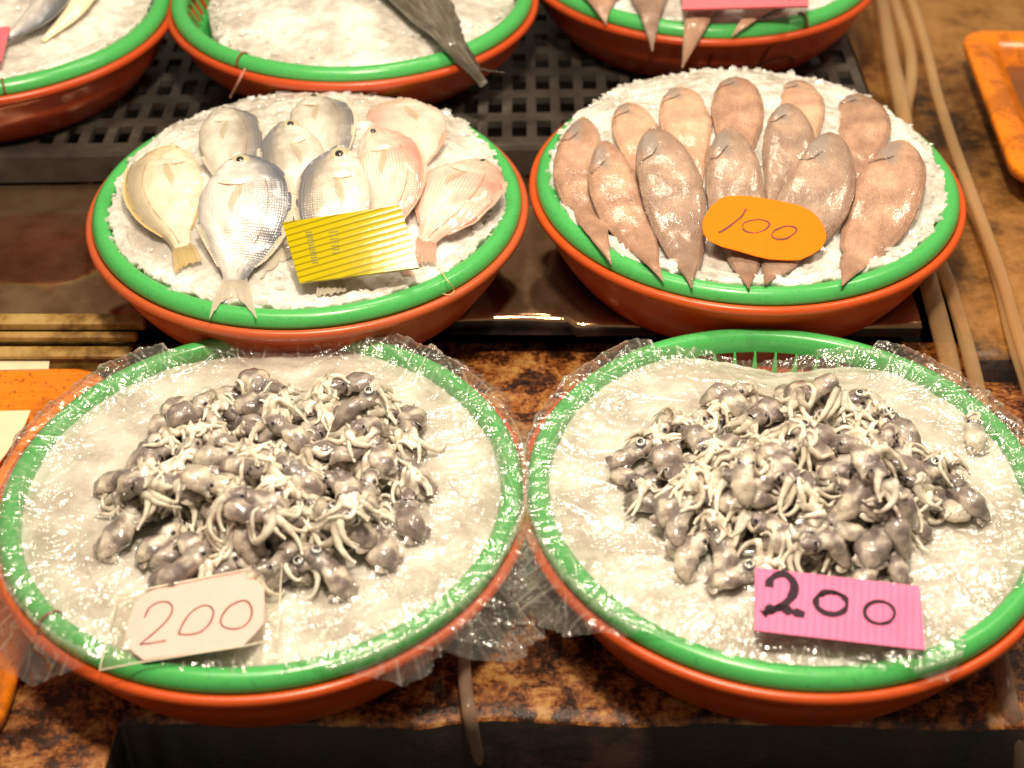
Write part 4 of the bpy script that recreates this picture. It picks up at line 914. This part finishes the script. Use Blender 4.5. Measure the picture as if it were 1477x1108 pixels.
for b in 'AB':
    ROWS = []; hp = Heap(b); poly = POLY[b]; xs = [p[0] for p in poly]; ys = [p[1] for p in poly]; zr = B[b][2]; pts = []
    r2 = np.random.default_rng(5 if b == 'A' else 8)
    for layer, (N, shrink, dmin) in enumerate(((60, 1.0, 26), (20, .82, 44), (4, .5, 60))):
        mx, my = sum(xs) / len(xs), sum(ys) / len(ys); got = []; tries = 0
        while len(got) < N and tries < 6000:
            tries += 1; x = r2.uniform(min(xs), max(xs)); y = r2.uniform(min(ys), max(ys))
            if not inpoly(x, y, poly): continue
            x = mx + (x - mx) * shrink; y = my + (y - my) * shrink
            if any((x - p[0]) ** 2 + ((y - p[1]) * 1.35) ** 2 < dmin ** 2 for p in got): continue
            if layer == 0 and any((x - (h[0][0] + h[1][0]) / 2) ** 2 + ((y - (h[0][1] + h[1][1]) / 2) * 1.3) ** 2 < 26 ** 2 for h in HERO[b]): continue
            got.append((x, y))
        pts += [(x, y, layer) for x, y in got]
    mx, my = sum(xs) / len(xs), sum(ys) / len(ys)
    def put(x, y, k, layer):
        ctr = at_z(x, y, zr + .012 + .010 * layer); an = r2.uniform(0, 2 * pi); ln = r2.uniform(.028, .039) * (.92 if layer else 1)
        inw = math.atan2(*(at_z(mx, my, zr)[:2] - ctr[:2])[::-1]); far = abs((x - mx) / 240) ** 2 + abs((y - my) / 140) ** 2 > .45
        if far and layer == 0: an = inw + r2.normal() * .7       # edge ones point their arms inwards
        dv = np.array([cos(an), sin(an)]) * ln / 2
        ROWS.append((x, y, squid(hp, ctr[:2] - dv, ctr[:2] + dv, None, None, r2.uniform(.0080, .0116), int(r2.integers(5, 8)), 2, seed=k + (1000 if b == 'B' else 0))))
    k = 0
    for x, y, layer in [p for p in pts if p[2] == 0]: put(x, y, k, layer); k += 1
    for x, y, layer in [p for p in pts if p[2] == 1][:12]: put(x, y, k, layer); k += 1
    for hd in HERO[b]:
        A_ = at_z(*hd[0], zr + .014); B_ = at_z(*hd[1], zr + .014)
        squid(hp, A_, B_, hd[2], 'small squid piled in the ' + zone[b], hd[4], 8, hd[3], seed=500 + k, eye_r=.0046 if hd[3] == 1 else .003, arml=(.005, .008) if 'lone' in hd[2] else (.015, .030)); k += 1
    for x, y, layer in [p for p in pts if p[2] > 0][12:]: put(x, y, k, layer); k += 1
    ORD = 'first second third fourth fifth sixth seventh eighth ninth tenth eleventh twelfth thirteenth fourteenth fifteenth sixteenth seventeenth eighteenth nineteenth'.split()
    band = ['rear edge', 'upper part', 'middle', 'lower part', 'front edge']; y0, y1 = min(q[1] for q in ROWS), max(q[1] for q in ROWS) + 1
    for bi in range(5):
        rw = sorted([q for q in ROWS if int(5 * (q[1] - y0) / (y1 - y0)) == bi], key=lambda q: q[0]); nn = len(rw)
        for i, q in enumerate(rw):
            o_ = (ORD[i] + ' from the left' if i <= nn // 2 else ORD[nn - 1 - i] + ' from the right').replace('first from the left', 'leftmost').replace('first from the right', 'rightmost')
            tag(q[2], 'small grey squid, %s in the %s of the %s squid heap' % (o_, band[bi], 'left' if b == 'A' else 'right'), 'squid', 'small squid piled in the %s' % zone[b][8:] if False else 'small squid piled in the ' + zone[b])

# ------------------------------------------------------------------ price tags
def card(name, out_px, p, n, th, mat, parent=None, lift=0.0):
    n = nrm(n); V = [on_plane(x, y, np.array(p) + n * lift, n) for x, y in out_px]; m = len(V); V = np.array(V); V2 = V - n * th
    F = [list(range(m))[::-1], list(range(m, 2 * m))] + [[i, (i + 1) % m, m + (i + 1) % m, m + i] for i in range(m)]
    return mk(name, np.vstack([V, V2]), F, mat, parent, smooth=False)
def stroke(px, p, n, wid, mat, parent, name='digit', lift=.0004, closed=False, num=36, wv=0.25):
    n = nrm(n); px = list(px) + ([px[0]] if closed else []); C = crv([(x, y, 0) for x, y in px], num)
    P = np.array([on_plane(c[0], c[1], np.array(p) + n * lift, n) for c in C]); T = np.gradient(P, axis=0); T /= np.linalg.norm(T, axis=1)[:, None] + 1e-12
    Sd = np.cross(T, n); w_ = wid / 2 * (1 + wv * vn(np.arange(num) * .35, 0 * np.arange(num), int(abs(px[0][0])) % 97))[:, None]
    V = np.concatenate([P - Sd * w_, P + Sd * w_, P + Sd * w_ - n * .0003, P - Sd * w_ - n * .0003]); F = []
    for i in range(num - 1):
        for a, b2 in ((0, 1), (1, 2), (2, 3), (3, 0)): F.append([a * num + i, b2 * num + i, b2 * num + i + 1, a * num + i + 1])
    return mk(name, V, F, mat, parent, smooth=False)
def zc(s, ox, oy, pts): return [(ox + x / s, oy + y / s) for x, y in pts]
def ell(cx, cy, rx, ry, rot=0, n=14, wob=0.0): 
    return [(cx + (rx * cos(a) * cos(rot) - ry * sin(a) * sin(rot)) * (1 + wob * sin(3 * a)), cy + (rx * cos(a) * sin(rot) + ry * sin(a) * cos(rot)) * (1 + wob * sin(2 * a))) for a in [2 * pi * i / n for i in range(n)]]
def fluted(name, col, ang, rough=.12, amp=.6, rib=.35, coat=0.0):
    t = NT(name); ob = t.obj(); mp_ = t.n('Mapping', {'Rotation': (0, 0, ang)}); t.t.links.new(ob, mp_.inputs['Vector'])
    wv = t.n('TexWave', {'Scale': 62.0, 'Distortion': .15}, bands_direction='Y'); t.t.links.new(mp_.outputs[0], wv.inputs['Vector'])
    c = t.mix(t.math('MULTIPLY', t.ramp(t.noise(35, ob, 5), [(.5, 0), (.7, 1)]), .3), col, tuple(q * .6 for q in col))
    c = t.mix(t.math('MULTIPLY', t.ramp(wv.outputs['Fac'], [(.0, 1), (.35, 0)]), rib), c, tuple(q * .35 for q in col))
    h = t.math('ADD', wv.outputs['Fac'], t.math('MULTIPLY', t.noise(45, ob, 3), 2.0))
    return t.fin(t.pr(Base_Color=c, Roughness=rough, Normal=t.bump(h, amp, .0008), Coat_Weight=coat, Coat_Roughness=.08, Specular_IOR_Level=.3).outputs[0])
M['tag_orange'] = solid('orange_card', (.93, .21, .005), .7, .12); M['tag_pink'] = solid('pale_pink_card', (.98, .63, .64), .6, .15)
M['tag_rose'] = solid('rose_plastic', (.78, .16, .20), .3); M['tag_core'] = solid('dark_red_core', (.40, .05, .04), .4)
M['ink_brown'] = simple('brown_ink', (.10, .018, .010), .5); M['ink_purple'] = simple('dark_purple_ink', (.022, .004, .014), .8); M['ink_faint'] = simple('faded_olive_ink', (.22, .19, .01), .4)
M['paper_edge'] = M['tag_orange']
# orange 100
P0 = hit(1100, 330, hfun('D'), .027); n0 = nrm((.06, -.40, .9))
out = zc(4.923, 960, 250, [(262, 345), (290, 285), (330, 228), (390, 178), (430, 163), (520, 158), (610, 163), (700, 178), (830, 200), (950, 228), (1030, 265), (1075, 305), (1125, 375), (1141, 440), (1135, 480), (1105, 535), (1035, 578), (955, 613), (870, 617), (740, 610), (640, 588), (530, 555), (400, 520), (310, 480), (272, 430), (262, 390)])
o = card('price_tag', out, P0, n0, .0011, M['tag_orange']); o['_c'] = list(o.location); tag(o, 'rounded orange card price tag reading 100 lying on the soles', 'price tag')
stroke(zc(4.923, 960, 250, [(572, 252), (545, 300), (505, 335), (455, 375), (410, 405), (378, 420)]), P0, n0, .0017, M['ink_brown'], o, 'numeral')
stroke(zc(4.923, 960, 250, [(545, 372), (560, 350), (600, 335), (665, 328), (715, 338), (738, 358), (725, 385), (690, 408), (640, 422), (590, 418), (555, 400)]), P0, n0, .0013, M['ink_brown'], o, 'numeral', closed=True, wv=.6)
stroke(zc(4.923, 960, 250, [(752, 435), (775, 405), (805, 392), (840, 378), (890, 375), (928, 390), (925, 415), (895, 440), (860, 462), (815, 468), (770, 460)]), P0, n0, .0013, M['ink_brown'], o, 'numeral', closed=True, wv=.6)
# yellow tag
P0 = hit(505, 355, hfun('C'), .040); n0 = nrm((-.105, -.535, .84))
M['tag_yellow'] = fluted('shiny_yellow_fluted_plastic', (.46, .37, .003), -.17, .10, .05, .75, .0)
o = card('price_tag', [(407, 321), (577, 296), (604, 386), (432, 408)], P0, n0, .0030, M['tag_yellow']); o['_c'] = list(o.location); tag(o, 'glossy yellow corrugated plastic price tag lying on the silver fish', 'price tag')
for i in range(13):
    y = 335 + i * 3.65; x = 441 + i * .75
    stroke([(x, y), (x + 4.5, y - .4), (x + 9, y - .9)], P0, n0, .0011, M['ink_faint'], o, 'print_dash', num=6)
for i in range(7):
    y = 333 + i * 5; stroke([(474 + i, y + 2), (481 + i, y + 1.2), (487 + i * .5, y + .4)], P0, n0, .0009, M['ink_faint'], o, 'print_dash', num=6)
# laminated pale pink 200
Q = lambda pts: zc(3.379, 0, 780, pts)
P0 = hit(285, 885, lambda x, y: film_base('A', x, y), .014); n0 = nrm((-.10, -.06, .99))
def clear_mat():
    t = NT('clear_sleeve'); g = t.n('BsdfGlossy', {'Color': (1, 1, 1, 1), 'Roughness': .06}).outputs[0]; d = t.n('BsdfDiffuse', {'Color': (.75, .68, .55, 1)}).outputs[0]
    tr = t.n('BsdfTransparent', {'Color': (.99, .985, .965, 1)}).outputs[0]; m1 = t.n('MixShader', {0: .045, 1: tr, 2: d}).outputs[0]
    return t.fin(t.n('MixShader', {0: .03, 1: m1, 2: g}).outputs[0])
M['clear'] = clear_mat(); M['edge_clear'] = simple('milky_sleeve_edge', (.85, .78, .62), .15, 0, 1)
o = card('price_tag', Q([(800, 210), (1000, 176), (1180, 148), (1230, 180), (1287, 228), (1288, 310), (1285, 400), (1240, 455), (1185, 510), (950, 546), (700, 580), (655, 548), (612, 500), (615, 440), (630, 380), (655, 310), (715, 258)]), P0, n0, .0008, M['tag_pink']); o['_c'] = list(o.location)
tag(o, 'pale pink eight sided price tag reading 200 in a clear sleeve', 'price tag')
for pp, cl in (([(703, 375), (730, 325), (780, 298), (825, 303), (840, 335), (815, 385), (760, 440), (680, 506)], 0), ([(680, 506), (740, 498), (808, 486)], 0), ([(870, 455), (885, 415), (925, 355), (975, 320), (1020, 318), (1040, 350), (1020, 405), (975, 445), (920, 457)], 1), ([(1075, 400), (1080, 370), (1112, 325), (1160, 297), (1200, 293), (1225, 325), (1222, 375), (1190, 415), (1140, 430), (1092, 420)], 1)):
    stroke(Q(pp), P0, n0, .0013, M['ink_brown'], o, 'numeral', closed=bool(cl), wv=.15)
card('clear_sleeve', Q([(575, 262), (1375, 105), (1352, 478), (1200, 512), (690, 592), (485, 632), (525, 450)]), P0, n0, .0004, M['clear'], o, lift=.0013)
sp_ = Q([(575, 262), (975, 184), (1375, 105), (1364, 290), (1352, 478), (1200, 512), (940, 552), (690, 592), (485, 632), (505, 540), (525, 450), (575, 262)])
sp_ = [on_plane(x, y, np.array(P0) + nrm(n0) * .0016, nrm(n0)) for x, y in sp_]; V, F = tube(np.array(sp_), .00055, 6); mk('sleeve_edge', V, F, M['edge_clear'], o)
# bright pink corrugated 200
Q = lambda pts: zc(2.474, 880, 780, pts)
P0 = hit(1205, 880, lambda x, y: film_base('B', x, y), .020); n0 = nrm((.03, -.20, .98))
t_ = fluted('bright_pink_fluted_plastic', (.74, .17, .35), 1.75, .45, .06, .3); M['tag_hot'] = t_
o = card('price_tag', Q([(517, 95), (1105, 162), (1124, 390), (515, 320)]), P0, n0, .0005, M['tag_hot']); o['_c'] = list(o.location); tag(o, 'bright pink corrugated plastic price tag reading 200 in black marker', 'price tag')
card('core', Q([(520, 97), (1103, 164), (1122, 388), (518, 318)]), P0, n0, .0026, M['tag_core'], o, lift=-.0006)
card('backing', Q([(517, 95), (1105, 162), (1124, 390), (515, 320)]), P0, n0, .0005, M['tag_hot'], o, lift=-.0033)
for pp, cl, ww in (([(568, 165), (572, 140), (600, 120), (630, 122), (655, 150), (655, 185), (635, 215), (600, 240), (545, 262)], 0, .0050), ([(545, 262), (590, 238), (640, 250), (695, 264)], 0, .0062),
               (ell(790, 222, 56, 40, .15), 1, .0042), ([(745, 196), (790, 186), (835, 196)], 0, .0026), (ell(962, 256, 54, 40, .1), 1, .0022)):
    stroke(Q(pp), P0, n0, ww, M['ink_purple'], o, 'numeral', closed=bool(cl), wv=.45)
# back row tags
P0 = hit(1075, 8, hfun('E'), .030); n0 = nrm((0, -.35, .93))
o = card('price_tag', [(984, 13), (1166, 8), (1168, -40), (988, -34)], P0, n0, .003, M['tag_rose']); o['_c'] = list(o.location); tag(o, 'rose pink price tag on the soles in the back right basket', 'price tag')
stroke([(1138, 2), (1145, -8), (1150, 2)], P0, n0, .001, M['ink_brown'], o, 'numeral')
P0 = hit(0, 65, hfun('G'), .025)
o = card('price_tag', [(-40, 42), (14, 38), (1, 88), (-30, 94)], P0, n0, .003, M['tag_rose']); tag(o, 'rose pink price tag at the left edge of the photo in the back left basket', 'price tag')

# ------------------------------------------------------------------ hoses, trays, small things
def hose(label, pts, r, mat, group=None, n=70, k=12):
    P = np.array([at_z(x, y, z) for x, y, z in pts]); P = crv(P, n)
    V, F = tube(P, r, k); o = mk('hose', V, F, mat); tag(o, label, 'hose', group); return o
gh = 'clear hoses running along the right side'
hose('thick yellowish hose nearest the back right basket', [(1262, -60, .07), (1272, 0, .07), (1285, 80, .07), (1300, 150, .07), (1312, 230, .06), (1322, 320, .05), (1338, 400, .05), (1356, 470, .045), (1372, 540, .04), (1380, 620, .04)], .0092, M['hose'], gh)
hose('second yellowish hose bowing out beside the thick one', [(1275, -60, .075), (1292, 5, .075), (1312, 70, .075), (1314, 120, .07), (1306, 165, .065), (1312, 240, .06), (1340, 340, .05), (1372, 420, .045), (1395, 500, .04), (1420, 600, .04)], .0070, M['hose'], gh)
hose('shiny clear hose slanting down past the orange tray', [(1295, -60, .085), (1318, 10, .085), (1336, 70, .08), (1350, 130, .075), (1372, 200, .07), (1394, 260, .065), (1420, 330, .06), (1445, 400, .05), (1468, 480, .05), (1500, 580, .05)], .0062, M['hose'], gh)
hose('pale hose lowest at the right edge between tray and front basket', [(1398, 290, .045), (1425, 350, .042), (1445, 420, .04), (1462, 490, .04), (1490, 580, .04)], .0066, M['hose'], gh)
hose('murky hose hanging down between the two front baskets', [(700, 870, .012), (680, 905, .012), (670, 945, .011), (671, 985, .011), (677, 1030, .009), (686, 1075, -.03), (705, 1150, -.12)], .0052, M['hose_clear'])
hose('brown hose hanging in the bottom right corner', [(1440, 930, .012), (1449, 985, .012), (1458, 1030, .0), (1470, 1100, -.05), (1480, 1180, -.12)], .0070, M['hose_clear'])
# orange tray at the top right
A_ = at_z(1383, 42, .075); Bq = at_z(1478, 292, .075); yd = nrm((A_ - Bq)[:2]); xd = np.array([yd[1], -yd[0]])
def tray(name, label, o_, xd, yd, sx, sy, z1, dep, mats, rc=.03, lip=.010):
    loops = []; K = 10
    def loop(ins, z, rr):
        L = []; 
        for (cx_, cy_, a0) in ((sx - ins - rr, -(ins + rr), 0), (ins + rr, -(ins + rr), 90), (ins + rr, -(sy - ins - rr), 180), (sx - ins - rr, -(sy - ins - rr), 270)):
            for q in range(K):
                a = radians(a0 + 90 * q / (K - 1)); px_ = cx_ + rr * cos(a); py_ = cy_ + rr * sin(a); w_ = o_[:2] + xd * px_ + yd * py_; L.append((w_[0], w_[1], z))
        return L
    for ins, z in ((.002, z1 - .012), (0, z1 - .004), (.001, z1), (.004, z1 + .001), (lip - .002, z1), (lip, z1 - .003), (lip + .010, z1 - .006), (lip + .013, z1 - dep + .006), (lip + .018, z1 - dep + .002)): loops.append(loop(ins, z, max(.006, rc - ins * .7)))
    inner = loops[-1]; under = [loop(lip + .009, z1 - dep, .02), loop(lip + .006, z1 - .012, rc - .008)]
    n = 4 * K; e = empty(name, (float(o_[0]), float(o_[1]), z1 - dep)); e['_c'] = list(e.location); tag(e, label, 'tray')
    V = np.array([p for l in (under[0], under[1], *loops) for p in l]); F = grid(len(loops) + 2, n, True).tolist(); F.append([(len(loops) + 1) * n + i for i in range(n)]); F.append(list(range(n))[::-1])
    mk('body', V, F, mats[0], e); 
    L = np.array(loop(lip + .0135, z1 - dep * .62, .016)); mk('liquid', L, [list(range(n))], mats[1], e, smooth=False); return e
tray('orange_tray', 'orange plastic tray holding brown liquid at the right edge', A_, xd, yd, .42, .34, .075, .040, (M['orange_tray'], M['dark_liquid']), .035, .030)
# orange tray and cream papers at the left
o_ = np.array((-.80, 1.098)); ee = tray('orange_tray', 'orange plastic tray under the left side of the front left basket', o_, np.array((1.0, 0)), np.array((0, 1.0)), .439, .430, .018, .014, (M['orange_tray'], M['orange_tray']), .04, .012)
def paper(label, px, z):
    V = np.array([at_z(x, y, z) for x, y in px]); n = len(V); V = np.vstack([V, V - [0, 0, .0015]]); F = [list(range(n))[::-1], list(range(n, 2 * n))] + [[i, (i + 1) % n, n + (i + 1) % n, n + i] for i in range(n)]
    o = mk('paper_label', V, F, M['cream'], smooth=False); tag(o, label, 'paper label')
paper('narrow cream paper strip on the orange tray below the rail', [(-80, 515), (72, 516), (70, 532), (-80, 535)], .0205)
paper('larger cream paper on the orange tray beside the front left basket', [(-80, 594), (44, 592), (36, 612), (10, 652), (-20, 690), (-80, 700)], .0205)
# ties, string, thread
def wire(name, label, cat, pts, r, mat, k=6):
    V, F = tube(crv(pts, 30), r, k); o = mk(name, V, F, mat); tag(o, label, cat); return o
M['tie'] = simple('rusty_tie', (.20, .06, .02), .5); M['pink_string'] = simple('pink_string', (.80, .35, .28), .4); M['thread'] = simple('yellow_thread', (.75, .55, .25), .3)
def rim_tie(b, px, py, label, mat=None):
    cx, cy, zr = B[b][:3]; p = at_z(px, py, zr); a = math.atan2(p[1] - cy, p[0] - cx); pts = []
    for q in range(13):
        t = 2 * pi * q / 12; r_ = .1922 + .0098 * cos(t); z_ = zr - .0022 + .0085 * sin(t); pts.append((cx + r_ * cos(a), cy + r_ * sin(a), z_))
    return wire('wire_tie', label, 'tie', pts, .0012, mat or M['tie'])
rim_tie('F', 350, 85, 'rusty wire tie round the rim of the back middle basket'); rim_tie('G', 5, 124, 'wire tie round the rim of the back left basket')
rim_tie('A', 55, 905, 'brown tie round the front left basket rim at bottom left'); rim_tie('E', 1142, 18, 'brown tie round the rim of the back right basket under the pink tag')
p0 = at_z(353, 100, .160); p1 = at_z(344, 118, .145); p2 = at_z(333, 140, .118); wire('string', 'short pink string hanging from the back middle basket', 'string', [p0, p1, p2], .0013, M['pink_string'])
sh = lambda x, y, l=.0: hit(x, y, hfun('C'), l)
wire('thread', 'thin looped yellow thread on the rim of the silver fish basket', 'thread', [at_z(632, 385, .128), at_z(642, 400, .130), at_z(648, 408, .128), at_z(655, 418, .118), at_z(650, 425, .116), at_z(638, 424, .117)], .0004, M['thread'], 5)

# marker strokes on the back right basin
be, bodyE = basins['E']; c_ = np.array(be['_c']); me = bodyE.data
bvh = BVHTree.FromPolygons([tuple(np.array(v.co) + c_) for v in me.vertices], [tuple(p.vertices) for p in me.polygons])
def wall_stroke(px, wid):
    C = crv([(x, y, 0) for x, y in px], 26); P = []; Nn = []
    for c in C:
        d = nrm(ray(c[0], c[1])); h = bvh.ray_cast(Vector(CAM), Vector(d))
        if h[0] is None: return
        n = np.array(h[1]); n *= -np.sign(np.dot(n, d)); P.append(np.array(h[0]) + n * .0005); Nn.append(n)
    P = np.array(P); Nn = np.array(Nn); T = np.gradient(P, axis=0); Sd = np.cross(T, Nn); Sd /= np.linalg.norm(Sd, axis=1)[:, None] + 1e-9
    V = np.concatenate([P - Sd * wid / 2, P + Sd * wid / 2]); n = len(P); mk('marker_stroke', V, [[i, i + 1, n + i + 1, n + i] for i in range(n - 1)], M['ink_wall'], be)
M['ink_wall'] = simple('faded_marker', (.10, .018, .008), .5)
for s_ in ([(1018, 112), (1021, 100), (1032, 98), (1052, 99), (1066, 104), (1070, 114)], [(1021, 100), (1023, 90), (1027, 78)], [(1088, 110), (1096, 92), (1106, 74), (1113, 66)], [(1096, 94), (1112, 86), (1130, 82), (1142, 84), (1140, 94), (1126, 104)]): wall_stroke(s_, .0026)

# tidy helper values
for o in list(bpy.data.objects):
    if '_c' in o.keys(): del o['_c']
